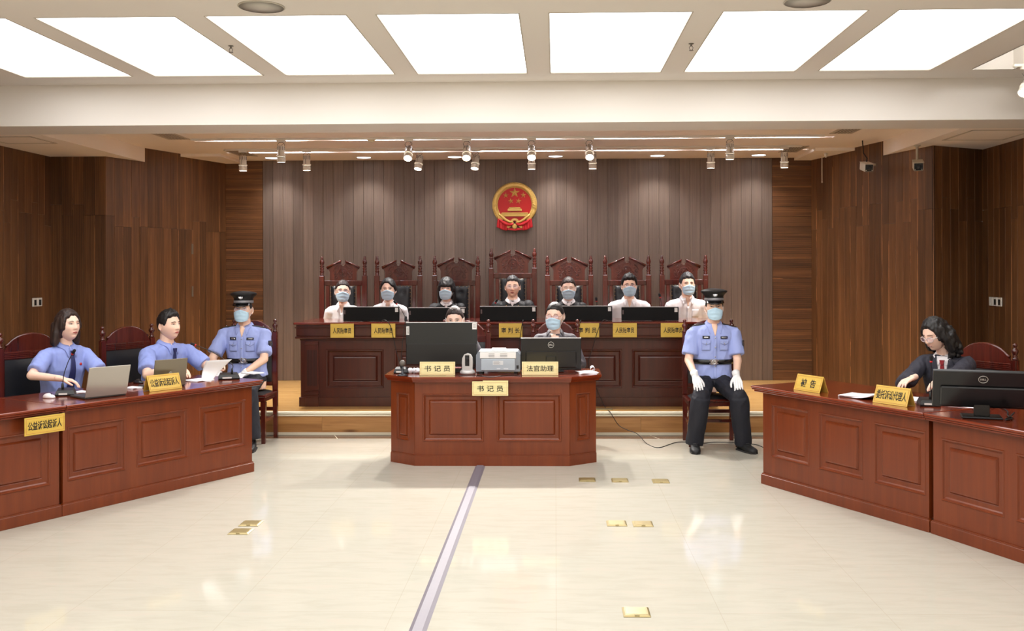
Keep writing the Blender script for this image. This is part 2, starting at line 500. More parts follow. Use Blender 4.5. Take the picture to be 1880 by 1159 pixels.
# ceiling --------------------------------------------------------------------------------
PXL0, PW, PP = -0.038, .913, 1.0945
rowsY = [(6.175, 8.075), (3.66, 5.56), (1.15, 3.05), (-1.36, .54)]
cols = [(PXL0 + PP * k, PXL0 + PP * k + PW) for k in range(-4, 3)]
tr = (3.40, 3.735, 3.6, 8.07)       # right-hand trough
xs = sorted({XL - .1, XR + .1, tr[0], tr[1]} | {a for c in cols for a in c})
ys = sorted({YF - .1, 8.43, tr[2], tr[3]} | {a for c in rowsY for a in c})
def hole(xc, yc):
    for a, b in rowsY:
        if a < yc < b:
            for c, d in cols:
                if c < xc < d: return True
    return tr[0] < xc < tr[1] and tr[2] < yc < tr[3]
ce = MB(); ids = {}
def cv(x, y):
    if (x, y) not in ids: ids[(x, y)] = len(ce.v); ce.v.append((x, y, ZC))
    return ids[(x, y)]
for i in range(len(xs) - 1):
    for j in range(len(ys) - 1):
        if hole((xs[i] + xs[i + 1]) / 2, (ys[j] + ys[j + 1]) / 2): continue
        ce.f.append([cv(xs[i], ys[j]), cv(xs[i], ys[j + 1]), cv(xs[i + 1], ys[j + 1]), cv(xs[i + 1], ys[j])]); ce.sm.append(False); ce.mi.append(0)
ce.box(XL - .1, XR + .1, YF - .1, 8.43, ZC + .25, ZC + .3)
# inside of the trough
for b in ((tr[0] - .01, tr[0], tr[2], tr[3]), (tr[1], tr[1] + .01, tr[2], tr[3]), (tr[0], tr[1], tr[3], tr[3] + .01), (tr[0], tr[1], tr[2] - .01, tr[2])):
    ce.box(*b, ZC, ZC + .22)
ce.box(tr[0], tr[1], tr[2], tr[3], ZC + .2, ZC + .22)
tag(ce.build('ceiling', M_CEIL), kind='structure')
M_FRAME = mat('panel_rim', (190, 182, 168), .6)
frm = MB()
a, b, lw = PW / 2, .95, .008
for q in ((-a, a, -b, -b + lw), (-a, a, b - lw, b), (-a, -a + lw, -b, b), (a - lw, a, -b, b)): frm.box(*q, -.002, .02)
frame_me = frm.mesh('panel_frame', M_FRAME)
diff_me = MB().box(-a + .004, a - .004, -b + .004, b - .004, .008, .014).mesh('diffuser', M_PANEL)
names = ['far left edge', 'second from the left', 'third from the left', 'fourth from the left', 'fifth from the left', 'sixth from the left', 'far right, beside the trough']
for r, (y0, y1) in enumerate(rowsY):
    for k, (x0, x1) in enumerate(cols):
        o = empty('ceiling_light', ((x0 + x1) / 2, (y0 + y1) / 2, ZC), 0,
                  ('white luminous ceiling panel, %s of the visible row' % names[k]) if r == 0 else 'flat white luminous ceiling panel, %s of the %s row above the photographer' % (names[k].split(',')[0], ['', 'nearest', 'middle', 'rearmost'][r]), 'ceiling light', 'luminous ceiling panels' if r == 0 else 'luminous panels out of view')
        place(frame_me, 'panel_frame', o); place(diff_me, 'diffuser', o)
# beam
beam = MB().box(XL - .1, XR + .1, 8.43, 8.95, ZBEAM, ZC + .25).build('ceiling_beam', M_CEIL); tag(beam, kind='structure')
# rear ceiling with two light slots
SL = [(10.74, 10.84), (11.84, 11.94)]
SX0, SX1 = -4.0, 3.05
rc = MB()
yy = [8.95, SL[0][0], SL[0][1], SL[1][0], SL[1][1], YB + .1]
for i in range(5):
    if i in (1, 3):
        rc.box(XL - .1, SX0, yy[i], yy[i + 1], ZB, ZB + .12); rc.box(SX1, XR + .1, yy[i], yy[i + 1], ZB, ZB + .12)
        rc.box(SX0, SX1, yy[i] - .02, yy[i + 1] + .02, ZB + .06, ZB + .12)
    else: rc.box(XL - .1, XR + .1, yy[i], yy[i + 1], ZB, ZB + .12)
tag(rc.build('ceiling_rear', M_CEILB), kind='structure')
M_SLOT = mat('slot_light', (240, 242, 255), .5, emit=(238, 242, 255), es=15.0)
for (a, b), pos in zip(SL, ('nearer the beam', 'nearer the back wall')):
    o = empty('light_slot', ((SX0 + SX1) / 2, (a + b) / 2, ZB + .06), 0, 'long narrow recessed ceiling light slot, the one ' + pos, 'ceiling light', 'recessed light slots')
    n = 5; wd = (SX1 - SX0) / n
    for k in range(n):
        MB().box(-wd / 2 + .22, wd / 2 - .22, -.03, .03, -.025, -.005, .004).build('light_tube', M_SLOT, o, loc=((k - 2) * wd, 0, 0))
# side soffits
sof = MB().box(XL - .1, -4.80, 8.95, 12.9, ZS, ZB).build('ceiling_soffit_left', M_CEILB); tag(sof, kind='structure')
sof = MB().box(3.71, XR + .1, 8.95, 12.9, ZS, ZB).build('ceiling_soffit_right', M_CEILB); tag(sof, kind='structure')
# low strip of ceiling next to the splayed walls, beyond the notch
for nm, poly in (('ceiling_strip_left', [(-4.8, 11.95), (-4.1, 11.95), (-4.1, 12.88), (-4.8, 12.88)]), ('ceiling_strip_right', [(3.1, 11.75), (3.71, 11.75), (3.71, 12.88), (3.1, 12.88)])):
    tag(MB().prismz(poly, ZB - .035, ZB).build(nm, M_CEILB), kind='structure')
# ================================================================= furniture
M_MAH = wood('mahogany_warm', (98, 40, 11), (110, 46, 14), (120, 54, 19), 'z', .34, coat=.16, fine=.7, rnd=.04)
M_MAHX = wood('mahogany_warm_top', (100, 36, 15), (116, 43, 19), (126, 53, 25), 'x', .16, coat=.6, fine=.7, rnd=.03)
M_MAHD = wood('mahogany_dark', (58, 22, 13), (68, 26, 15), (78, 32, 19), 'z', .32, coat=.22, fine=.7, rnd=.05)
M_MAHDX = wood('mahogany_dark_top', (70, 20, 14), (98, 32, 22), (114, 42, 30), 'x', .14, coat=.6, fine=.7, rnd=.03)
M_CHAIR = wood('chair_rosewood', (60, 18, 12), (82, 26, 17), (100, 37, 24), 'z', .24, coat=.5, fine=.8, rnd=.16)
M_LEATH = mat('black_leather', (24, 25, 30), .38, bump=(60, .3, .002))
M_BRASS = mat('brass_stud', (190, 150, 80), .3, .9)
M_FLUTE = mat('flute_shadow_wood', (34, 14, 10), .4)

PROF = [(0, 0), (.004, -.005), (.012, -.004), (.018, .006), (.026, .012), (.052, .013), (.057, .016), (.066, .004), (.074, .002)]
def panel_mb(x0, x1, z0, z1, prof=PROF):
    b = MB(); vs = []; fs = []
    for d, y in prof: vs += [(x0 + d, y, z0 + d), (x1 - d, y, z0 + d), (x1 - d, y, z1 - d), (x0 + d, y, z1 - d)]
    for j in range(len(prof) - 1):
        for i in range(4):
            k = (i + 1) % 4; fs.append([j * 4 + i, j * 4 + k, j * 4 + 4 + k, j * 4 + 4 + i])
    q = (len(prof) - 1) * 4; fs.append([q, q + 1, q + 2, q + 3])
    return b.add(vs, fs)
def front_frame(x0, x1, z0, z1, pans, pz0, pz1, th=.022):
    b = MB(); xs = [x0] + [v for p in pans for v in p] + [x1]
    b.box(x0, x1, 0, th, pz1, z1); b.box(x0, x1, 0, th, z0, pz0)
    for i in range(0, len(xs), 2): b.box(xs[i], xs[i + 1], 0, th, pz0, pz1)
    b.box(x0, x1, th + .001, th + .01, z0, z1)
    return b
def desk_module(name, origin, ang, W, D, Ht, pans, pz0, pz1, label, group, over_l=.055, over_r=.055, m=None, mt=None, backlow=True):
    """x runs along the front, the front faces -y; origin = left front foot of the plinth"""
    m = m or M_MAH; mt = mt or M_MAHX
    r = empty(name, origin, ang, label, 'desk', group)
    front_frame(.012, W - .012, .085, Ht - .045, pans, pz0, pz1).build('front_frame', m, r, loc=(0, .014, 0))
    for p in pans: panel_mb(p[0], p[1], pz0, pz1).build('front_panel', m, r, loc=(0, .014, 0))
    MB().box(.012, .034, .05, (.42 if over_l > .01 else .30), .085, Ht - .045, .001).build('side_panel', m, r)
    MB().box(W - .034, W - .012, .05, (.42 if over_r > .01 else .30), .085, Ht - .045, .001).build('side_panel', m, r)
    b = MB().box(0, W, 0, .03, 0, .076, .002); b.box(0, .03, .031, (.42 if over_l > .01 else .30), 0, .076, .002); b.box(W - .03, W, .031, (.42 if over_r > .01 else .30), 0, .076, .002)
    b.prism([(.004, .076), (W - .004, .076), (W - .010, .086), (.010, .086)], .004, .03)
    b.build('plinth', m, r)
    a0, a1 = -over_l, W + over_r
    b = MB().box(a0, a1, -.055, D + .03, Ht - .018, Ht, .005)
    b.box(a0 + .006 * (over_l > .02), a1 - .006 * (over_r > .02), -.049, D + .024, Ht - .03, Ht - .019, .003)
    b.box(a0 + .018 * (over_l > .02), a1 - .018 * (over_r > .02), -.036, D + .012, Ht - .046, Ht - .031, .004)
    b.build('desk_top', mt, r)
    return r
U = math.radians
AL = Vector((-2.517, 8.130, 0)); aL = U(60.4); uL = Vector((math.cos(aL), math.sin(aL), 0))
HD = .765
oL1 = AL - uL * 1.732
desk_module('side_desk', oL1, aL, 1.732, .72, HD, [(.045, .505), (.598, 1.064), (1.175, 1.65)], .229, .61,
            'red-brown panelled desk module at the left, laptops and tent sign on top', 'left-hand desk modules', .0, .055)
oL2 = oL1 - uL * 1.735
desk_module('side_desk', oL2, aL, 1.732, .72, HD, [(.08, .55), (.63, 1.1), (1.18, 1.655)], .229, .61,
            'red-brown panelled desk module at the left photo edge, gold plate on its front', 'left-hand desk modules', .055, .0)
AR = Vector((1.603, 7.708, 0)); aR = U(-61.86); uR = Vector((math.cos(aR), math.sin(aR), 0))
desk_module('side_desk', AR, aR, 1.62, .72, HD, [(.106, .525), (.621, 1.052), (1.151, 1.584)], .225, .638,
            'red-brown panelled desk module at the right with two gold tent signs on top', 'right-hand desk modules', .055, .0)
BR = Vector((2.369, 6.276, 0)); aR2 = U(-66.5)
aR2v = Vector((math.cos(aR2), math.sin(aR2), 0))
desk_module('side_desk', BR + aR2v * .006, aR2, 1.62, .72, HD, [(.08, .56), (.64, 1.02), (1.12, 1.56)], .225, .618,
            'red-brown panelled desk module at the right edge carrying the big black monitor', 'right-hand desk modules', .0, .055)

# clerks' desk with chamfered corners
CX0, CX1, CY = -1.208, .119, 8.372
cd = empty('clerk_desk', (0, 0, 0), 0, 'warm red-brown desk with chamfered corners in the middle of the floor', 'desk')
cw = CX1 - CX0
front_frame(.0, cw, .09, HD - .045, [(.068, .591), (.704, cw - .07)], .205, .615).build('front_frame', M_MAH, cd, loc=(CX0, CY + .016, 0))
for p in [(.068, .591), (.704, cw - .07)]: panel_mb(p[0], p[1], .205, .615).build('front_panel', M_MAH, cd, loc=(CX0, CY + .016, 0))
LC, RC = Vector((-1.447, 8.56, 0)), Vector((.355, 8.55, 0))
def oct_poly(g, back=9.02):
    return [(CX0 - g * .4, CY - g), (CX1 + g * .4, CY - g), (RC.x + g, RC.y - g * .4), (RC.x + g, back), (LC.x - g, back), (LC.x - g, LC.y - g * .4)]
for P, Q in ((LC, Vector((CX0, CY, 0))), (Vector((CX1, CY, 0)), RC)):
    L = (Q - P).length; an = math.atan2(Q.y - P.y, Q.x - P.x)
    o1 = front_frame(.004, L - .004, .09, HD - .045, [(.07, L - .07)], .205, .615).build('chamfer_frame', M_MAH, cd, loc=P + Vector((0, .016, 0)), rot=(0, 0, an))
    panel_mb(.07, L - .07, .205, .615, [(a * .7, b) for a, b in PROF]).build('chamfer_panel', M_MAH, cd, loc=P + Vector((0, .016, 0)), rot=(0, 0, an))
MB().box(LC.x + .01, LC.x + .03, 8.58, 9.0, .09, HD - .045).build('side_panel', M_MAH, cd)
MB().box(RC.x - .03, RC.x - .01, 8.58, 9.0, .09, HD - .045).build('side_panel', M_MAH, cd)
def ring_poly(b, o, i, z0, z1):
    n = len(o); vs = [(p[0], p[1], z) for z in (z0, z1) for p in o + i]; m = 2 * n; fs = []
    for k in list(range(3)) + [4 + 1]:
        k2 = (k + 1) % n
        fs += [[k, k2, m + k2, m + k], [n + k2, n + k, m + n + k, m + n + k2], [m + k, m + k2, m + n + k2, m + n + k]]
    return b.add(vs, fs)
b = MB(); ring_poly(b, oct_poly(0), oct_poly(-.03), 0, .082); ring_poly(b, oct_poly(-.004), oct_poly(-.02), .082, .092); b.build('plinth', M_MAH, cd)
b = MB(); b.prismz(oct_poly(.045, 9.05), HD - .018, HD); b.prismz(oct_poly(.038, 9.04), HD - .03, HD - .019); b.prismz(oct_poly(.026, 9.03), HD - .046, HD - .031)
b.build('desk_top', M_MAHX, cd)

# judges' bench on the platform
bx0, bx1, by = -2.719, 1.705, 10.33
be = empty('judges_bench', (0, by, PZ), 0, 'long dark mahogany bench on the platform with fluted end posts and stepped top', 'bench')
Wb = bx1 - bx0
q = [(.287, .899), (1.016, 1.71), (1.83, 2.60), (2.72, 3.419)]
q.append((Wb - .899, Wb - .287))
front_frame(.016, Wb - .016, .098, .70, q, .195, .604).build('front_frame', M_MAHD, be, loc=(bx0, .016, 0))
for p in q: panel_mb(p[0], p[1], .195, .604, [(a * 1.25, b_ * 1.2) for a, b_ in PROF]).build('front_panel', M_MAHD, be, loc=(bx0, .016, 0))
for s in (0, 1):
    xa = bx0 + .07 if s == 0 else bx1 - .07 - .14
    pb = MB().box(0, .14, -.012, .015, 0, .10, .002).box(0, .14, -.006, .015, .1, .70)
    pb.box(-.004, .144, -.02, .015, .125, .14, .003).box(-.004, .144, -.016, .015, .165, .175, .003).box(-.002, .142, -.018, .015, .655, .69, .004)
    pb.build('fluted_post', M_MAHD, be, loc=(xa, 0, 0))
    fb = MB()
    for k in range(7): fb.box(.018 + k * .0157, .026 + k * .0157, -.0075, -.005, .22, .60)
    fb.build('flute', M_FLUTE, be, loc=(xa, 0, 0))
    MB().box(bx0 + .012 if s == 0 else bx1 - .034, bx0 + .034 if s == 0 else bx1 - .012, .05, .76, .098, .70).build('side_panel', M_MAHD, be)
b = MB().box(bx0, bx1, 0, .03, 0, .098, .003); b.box(bx0, bx0 + .03, .031, .76, 0, .098, .003); b.box(bx1 - .03, bx1, .031, .76, 0, .098, .003); b.build('plinth', M_MAHD, be)
b = MB().box(bx0 + .01, bx1 - .01, .0, .77, .70, .72, .003).box(bx0 - .03, bx1 + .03, -.045, .80, .72, .745, .006).box(bx0 - .018, bx1 + .018, -.03, .79, .745, .757, .003)
b.box(bx0 - .02, bx1 + .02, -.03, .79, .757, .83, .0).box(bx0 - .035, bx1 + .035, -.042, .795, .83, .842, .004).box(bx0 - .02, bx1 + .02, -.028, .79, .842, .868)
b.build('cornice', M_MAHD, be)
BT = PZ + .893
MB().box(bx0 - .045, bx1 + .045, -.055, .80, .868, .893, .006).build('bench_top', M_MAHDX, be)

# ---------------------------------------------------------------- chairs
FIN = [(.018, 0), (.024, .006), (.024, .014), (.013, .022), (.02, .032), (.013, .04), (.018, .052), (.027, .075), (.024, .094), (.012, .108), (.010, .116), (.017, .126), (.018, .14), (.012, .152), (.002, .158)]
FIN_TALL = [(.024, 0), (.026, .008), (.02, .014), (.026, .026), (.018, .034), (.026, .048), (.027, .056), (.018, .066), (.024, .082), (.024, .098), (.016, .106), (.026, .112), (.028, .118), (.016, .126), (.026, .145), (.029, .165), (.024, .186), (.015, .198), (.019, .206), (.013, .215), (.016, .235), (.002, .237)]
def taper_leg(mb, x, y, z0, z1, a, a2, dx=0, dy=0):
    vs = []
    for z, w_, ox, oy in ((z0, a2, dx, dy), (z1, a, 0, 0)):
        vs += [(x + ox - w_, y + oy - w_, z), (x + ox + w_, y + oy - w_, z), (x + ox + w_, y + oy + w_, z), (x + ox - w_, y + oy + w_, z)]
    return mb.add(vs, [(3, 2, 1, 0), (4, 5, 6, 7), (0, 1, 5, 4), (1, 2, 6, 5), (2, 3, 7, 6), (3, 0, 4, 7)])
def hall_chair(name, loc, rz, label, group, W=.48, seat=.475, D=.45, tall=1.0):
    """side chair with turned finials; faces -y; loc = floor under the seat centre"""
    r = empty(name, loc, rz, label, 'chair', group); w2 = W / 2
    for s in (-1, 1):
        taper_leg(MB(), s * (w2 - .03), -D / 2 + .03, 0, seat - .07, .024, .018).build('leg', M_CHAIR, r)
        pb = taper_leg(MB(), s * (w2 - .022), D / 2 - .02, 0, seat, .023, .019, 0, .02)
        pb.box(s * (w2 - .022) - .023, s * (w2 - .022) + .023, D / 2 - .043, D / 2 + .003, seat, 1.06 * tall, .003)
        pb.build('back_post', M_CHAIR, r)
        MB().lathe([(a, b_ * .82) for a, b_ in FIN], 14).build('finial', M_CHAIR, r, loc=(s * (w2 - .022), D / 2 - .02, 1.06 * tall))
        MB().box(s * (w2 - .03) - .011, s * (w2 - .03) + .011, -D / 2 + .05, D / 2 - .03, .20, .235, .003).build('stretcher', M_CHAIR, r)
    MB().box(-w2 + .04, w2 - .04, D / 2 - .03, D / 2 - .012, .27, .305, .003).build('stretcher', M_CHAIR, r)
    MB().box(-w2 + .04, w2 - .04, -.01, .012, .205, .235, .003).build('stretcher', M_CHAIR, r)
    b = MB().box(-w2 + .012, w2 - .012, -D / 2 + .01, D / 2 - .045, seat - .07, seat - .028, .004)
    b.box(-w2 - .004, w2 + .004, -D / 2 - .012, D / 2 - .045, seat - .028, seat - .004, .008)
    b.build('seat_frame', M_CHAIR, r)
    rows = []
    for j in range(9):
        v = j / 8; y = -D / 2 + .02 + v * (D - .08); row = []
        for i in range(11):
            u = i / 10; x = -w2 + .035 + u * (W - .07)
            e = min(1, (1 - abs(2 * u - 1) ** 4)) * min(1, (1 - abs(2 * v - 1) ** 4))
            row.append((x, y, seat - .004 + .03 * max(0, e) ** .5))
        rows.append(row)
    MB().grid(rows).build('seat', M_LEATH, r)
    zb0, zb1 = .56 * tall, .965 * tall
    rows = []
    for j in range(9):
        v = j / 8; z = zb0 + v * (zb1 - zb0); row = []
        for i in range(9):
            u = i / 8; x = -w2 + .055 + u * (W - .11)
            e = max(0, 1 - abs(2 * u - 1) ** 4) * max(0, 1 - abs(2 * v - 1) ** 4)
            row.append((x, D / 2 - .030 - .022 * e ** .5, z))
        rows.append(row)
    MB().grid(rows).build('backrest', M_LEATH, r)
    bf = MB().box(-w2 + .045, w2 - .045, D / 2 - .028, D / 2 - .008, zb0 - .03, zb1 + .02, .002).box(-w2 + .045, w2 - .045, D / 2 - .034, D / 2 - .004, zb0 - .04, zb0, .004)
    bf.build('back_frame', M_CHAIR, r)
    tr_ = MB().box(-w2 + .045, w2 - .045, D / 2 - .036, D / 2 - .004, zb1, 1.03 * tall, .003)
    for k in range(4): tr_.box(-w2 + .048, w2 - .048, D / 2 - .040, D / 2 - .034, zb1 + .008 + k * .014, zb1 + .015 + k * .014, .002)
    tr_.build('top_rail', M_CHAIR, r)
    cw_ = w2 - .05; z0 = 1.03 * tall; pts = [(-cw_, z0), (cw_, z0), (cw_ * .93, z0 + .035)]
    for k in range(13):
        a = U(32) + (PI - 2 * U(32)) * k / 12; pts.append((cw_ * .98 * math.cos(a) / math.cos(U(32)) * .86, z0 + .055 + (math.sin(a) - math.sin(U(32))) * .17))
    pts.append((-cw_ * .93, z0 + .035))
    cb = MB().prism(pts, D / 2 - .032, D / 2 - .008)
    arc = [(p[0], D / 2 - .02, p[1]) for p in pts[3:-1]]
    arc = [(arc[0][0] + .022, D / 2 - .02, arc[0][2] - .006)] + arc + [(arc[-1][0] - .022, D / 2 - .02, arc[-1][2] - .006)]
    cb.tube(arc, .013, 8)
    cb.build('crest', M_CHAIR, r)
    return r

def judge_chair(loc, label, big=True, lift=0.0):
    """tall chair with broken pediment, carved medallion and turned finials; faces -y"""
    r = empty('judge_chair', loc, 0, label, 'chair', 'carved high-backed chairs behind the bench')
    W = .587; w2 = W / 2; px = w2 - .03; yb = .25
    zp = 1.375 + lift
    for s in (-1, 1):
        taper_leg(MB(), s * px, -.24, 0, .40, .028, .022).build('leg', M_CHAIR, r)
        pb = taper_leg(MB(), s * px, yb, 0, .45, .03, .024, 0, .03).box(s * px - .03, s * px + .03, yb - .03, yb + .03, .45, zp, .004)
        pb.box(s * px - .012, s * px + .012, yb - .033, yb - .028, .6, zp - .06, .001)
        pb.build('back_post', M_CHAIR, r)
        MB().lathe(FIN_TALL, 14).build('finial', M_CHAIR, r, loc=(s * px, yb, zp))
        pass
    MB().box(-px + .03, px - .03, -.26, .22, .36, .42, .005).build('seat_frame', M_CHAIR, r)
    rows = [[(-px + .035 + (2 * px - .07) * i / 8, -.25 + .46 * j / 8, .42 + .05 * (max(0, 1 - abs(i / 4 - 1) ** 4) * max(0, 1 - abs(j / 4 - 1) ** 4)) ** .5) for i in range(9)] for j in range(9)]
    MB().grid(rows).build('seat', M_LEATH, r)
    zr = 1.255 + lift if not big else 1.25 + lift
    tr_ = MB().box(-px + .03, px - .03, yb - .022, yb + .018, zr, zr + .062, .004)
    for k in range(5): tr_.box(-px + .034, px - .034, yb - .0245, yb - .021, zr + .008 + k * .010, zr + .012 + k * .010)
    tr_.build('top_rail', M_CHAIR, r)
    for s in (-1, 1): MB().box(s * .19 - .022, s * .19 + .022, yb - .018, yb + .014, .5, zr, .003).build('back_stile', M_CHAIR, r)
    # tufted upholstery
    n, m_ = 17, 33; z0, z1 = .52, zr - .004; rows = []
    def tuft(x, z):
        d = 0
        for tx, tz in TU:
            q_ = ((x - tx) ** 2 + (z - tz) ** 2) / .0011; d += math.exp(-q_) * .022
        return d
    TU = [(tx + (.0 if k % 2 else 0), z1 - .085 - k * .13) for k in range(6) for tx in ((-.06, .06) if k % 2 == 0 else (0,))]
    for j in range(m_):
        v = j / (m_ - 1); z = z0 + v * (z1 - z0); row = []
        for i in range(n):
            u = i / (n - 1); x = -.15 + .3 * u
            e = max(0, 1 - abs(2 * u - 1) ** 6) * max(0, 1 - abs(2 * v - 1) ** 10)
            row.append((x, yb - .02 - .034 * e ** .5 + tuft(x, z), z))
        rows.append(row)
    br = MB().grid(rows).build('backrest', M_LEATH, r)
    bt_ = MB()
    for tx, tz in TU: bt_.sphere((tx, yb - .032, tz), (.008, .006, .008), 8, 6)
    bt_.build('tufting_button', M_LEATH, br)
    sd = MB()
    zz = z0 + .02
    while zz < z1:
        for s in (-1, 1): sd.sphere((s * .147, yb - .036, zz), .0045, 6, 4)
        zz += .045
    for k in range(7): sd.sphere((-.13 + .26 * k / 6, yb - .04, z1 - .006), .0045, 6, 4)
    sd.build('brass_stud', M_BRASS, br)
    # pediment
    zb = zr + .062
    if big: hw, nw, ht, sh = .232, .19, .285, .115
    else: hw, nw, ht, sh = .205, .165, .25, .10
    zt = zb + ht
    R = [(nw, zb), (nw, zb + ht * .42), (nw + .008, zb + ht * .5), (hw - .012, zb + ht * .58), (hw, zb + ht * .62), (hw - .004, zb + ht * .66), (.03, zt), (.022, zt - .006), (.028, zt - .05), (.016, zt - .072)]
    poly = R + [(-x, z) for x, z in R[::-1]]
    pd = MB().prism(poly, yb - .014, yb + .012)
    for s in (-1, 1):   # raking moulding
        a_ = (s * (hw - .002), yb - .016, zb + ht * .635); b_ = (s * .032, yb - .016, zt - .012)
        pd.tube([a_, b_], .012, 8); pd.tube([(a_[0] * .97, a_[1], a_[2] - .018), (b_[0] * 1.1, b_[1], b_[2] - .02)], .006, 6)
    pe = pd.build('pediment', M_CHAIR, r)
    cz = zb + ht * .40; cv_ = MB(); yf_ = yb - .016
    def ring(rad, th, cx=0, cz_=cz, a0=0, a1=360, n_=22):
        pts = [(cx + rad * math.cos(U(a0 + (a1 - a0) * k / n_)), yf_, cz_ + rad * math.sin(U(a0 + (a1 - a0) * k / n_))) for k in range(n_ + (0 if a1 - a0 == 360 else 1))]
        cv_.tube(pts, th, 6, closed=(a1 - a0 == 360))
    k_ = 1 if big else .88
    ring(.058 * k_, .005); ring(.048 * k_, .003); ring(.026 * k_, .004); cv_.sphere((0, yf_, cz), (.012, .01, .012), 10, 6)
    for q_ in range(6):
        a = q_ * PI / 3; cv_.sphere((.037 * k_ * math.cos(a), yf_, cz + .037 * k_ * math.sin(a)), .006, 8, 5)
    ring(.145 * k_, .0035, 0, cz - .03 * k_, 18, 162); 
    for s in (-1, 1):
        for (sx_, sz_, rr, a0, a1) in ((.085, .052, .018, 30, 300), (.052, .078, .014, -40, 220), (.118, .0, .016, 90, 330), (.10, -.062, .02, 60, 360), (.028, .094, .010, 0, 240)):
            if s == 1: ring(rr * k_, .0045, sx_ * k_, cz + sz_ * k_, a0, a1, 12)
            else: ring(rr * k_, .0045, -sx_ * k_, cz + sz_ * k_, 180 - a1, 180 - a0, 12)
        cv_.tube([(s * .065 * k_, yf_, cz + .0), (s * .09 * k_, yf_, cz - .025 * k_), (s * .115 * k_, yf_, cz - .055 * k_)], .004, 6)
    cv_.build('carving', M_CHAIR, pe)
    return r
YCH = 11.70
desc = ['leftmost of the tall carved chairs, slightly reddish, behind the juror in glasses', 'tall carved chair second from the left, lower pediment, behind the juror with parted dark hair',
        'tall carved chair third from the left, behind the judge with a black fringe', 'tallest carved chair, in the middle below the emblem, behind the presiding judge',
        'tall carved chair just right of the tallest one, behind the masked woman judge', 'tall carved chair second from the right, behind the young man in a white shirt',
        'rightmost of the tall carved chairs, lower pediment, behind the man with short grey hair']
CHX = [-2.598, -1.918, -1.2095, -.5165, .1705, .873, 1.5635]
for i, x in enumerate(CHX):
    judge_chair((x * .998, YCH, PZ), desc[i], big=i in (2, 3, 4, 5), lift=.09 if i == 3 else 0)
hall_chair('side_chair', (-3.03, 9.62, 0), 0, 'red-brown chair with turned finials under the officer wearing glasses at the left', 'side chairs with turned finials', W=.46, D=.42)
hall_chair('side_chair', (1.494, 9.46, 0), 0, 'dark chair with black seat under the police officer sitting right of the bench', 'side chairs with turned finials', W=.50, D=.40, seat=.455)
hall_chair('side_chair', (-.878, 9.46, 0), 0, 'finialled chair behind the clerk hidden by the large monitor', 'side chairs with turned finials')
hall_chair('side_chair', (.0, 9.46, 0), 0, 'finialled chair behind the bespectacled clerk in a grey suit', 'side chairs with turned finials')
# ================================================================= people
M_SKIN = mat('skin_light', (244, 204, 180), .5, spec=.35, sss=.08, var=.05)
M_SKIN2 = mat('skin_fair', (243, 206, 186), .5, spec=.35, sss=.08, var=.04)
M_LIP = mat('lips', (176, 92, 84), .45)
M_EYEW = mat('eye_white', (225, 220, 215), .3); M_IRIS = mat('dark_iris', (24, 14, 10), .15)
M_BROW = mat('brow_hair', (52, 36, 28), .7)
def hair_mat(name, a, b):
    t = NT(name); tc = t.n('ShaderNodeTexCoord')
    n1 = t.noise(t.vmul(tc.outputs['Object'], (90, 90, 9)), 1.0, 3)
    t.l(t.ramp(n1, [(.35, a), (.7, b)]), t.b.inputs['Base Color']); t.b.inputs['Roughness'].default_value = .5
    t.b.inputs['Specular IOR Level'].default_value = .5
    t.bump(n1, .5, .003); return t.m
M_HBLK = hair_mat('black_hair', (10, 9, 10), (30, 26, 26)); M_HBRN = hair_mat('dark_brown_hair', (24, 15, 13), (62, 42, 36)); M_HGRY = hair_mat('greying_hair', (22, 22, 24), (70, 68, 70))
M_SHW = mat('white_shirt', (238, 234, 236), .75, bump=(25, .25, .004)); M_SHB = mat('blue_shirt', (142, 158, 220), .75, bump=(25, .25, .004))
M_SHP = mat('uniform_shirt', (158, 172, 228), .75, bump=(25, .25, .004)); M_ROBE = mat('black_robe', (18, 18, 22), .6, bump=(25, .3, .004))
M_SUITG = mat('grey_suit', (78, 74, 80), .75, bump=(30, .2, .003)); M_SUITB = mat('charcoal_suit', (46, 46, 58), .7, bump=(30, .2, .003))
M_TROU = mat('dark_navy_trousers', (22, 23, 34), .75, bump=(20, .3, .004)); M_SHOE = mat('black_canvas_shoe', (16, 16, 18), .6)
M_TIEB = mat('navy_tie', (34, 42, 92), .5); M_TIER = mat('dark_red_tie', (140, 16, 30), .5)
M_MASK = mat('mask_blue', (190, 222, 242), .8, bump=(60, .1, .001)); M_LOOP = mat('mask_loop', (240, 244, 248), .7)
M_GLOVE = mat('white_glove', (240, 240, 242), .8, bump=(80, .15, .002)); M_GOLD = mat('gold_thread', (222, 170, 50), .4, .3)
M_BLK = mat('black_fabric', (14, 14, 16), .6); M_SIL = mat('polished_silver', (205, 205, 208), .22, .9)
M_GFR = mat('thin_metal_frame', (90, 60, 40), .3, .7); M_GFRL = mat('clear_frame', (215, 205, 205), .2)
def lens_mat():
    m = bpy.data.materials.new('spectacle_lens'); m.use_nodes = True; nt = m.node_tree
    b = nt.nodes['Principled BSDF']; b.inputs['Base Color'].default_value = (.75, .7, 1, 1); b.inputs['Roughness'].default_value = .05; b.inputs['Alpha'].default_value = .22
    b.inputs['Specular IOR Level'].default_value = 1.0; return m
M_LENS = lens_mat()

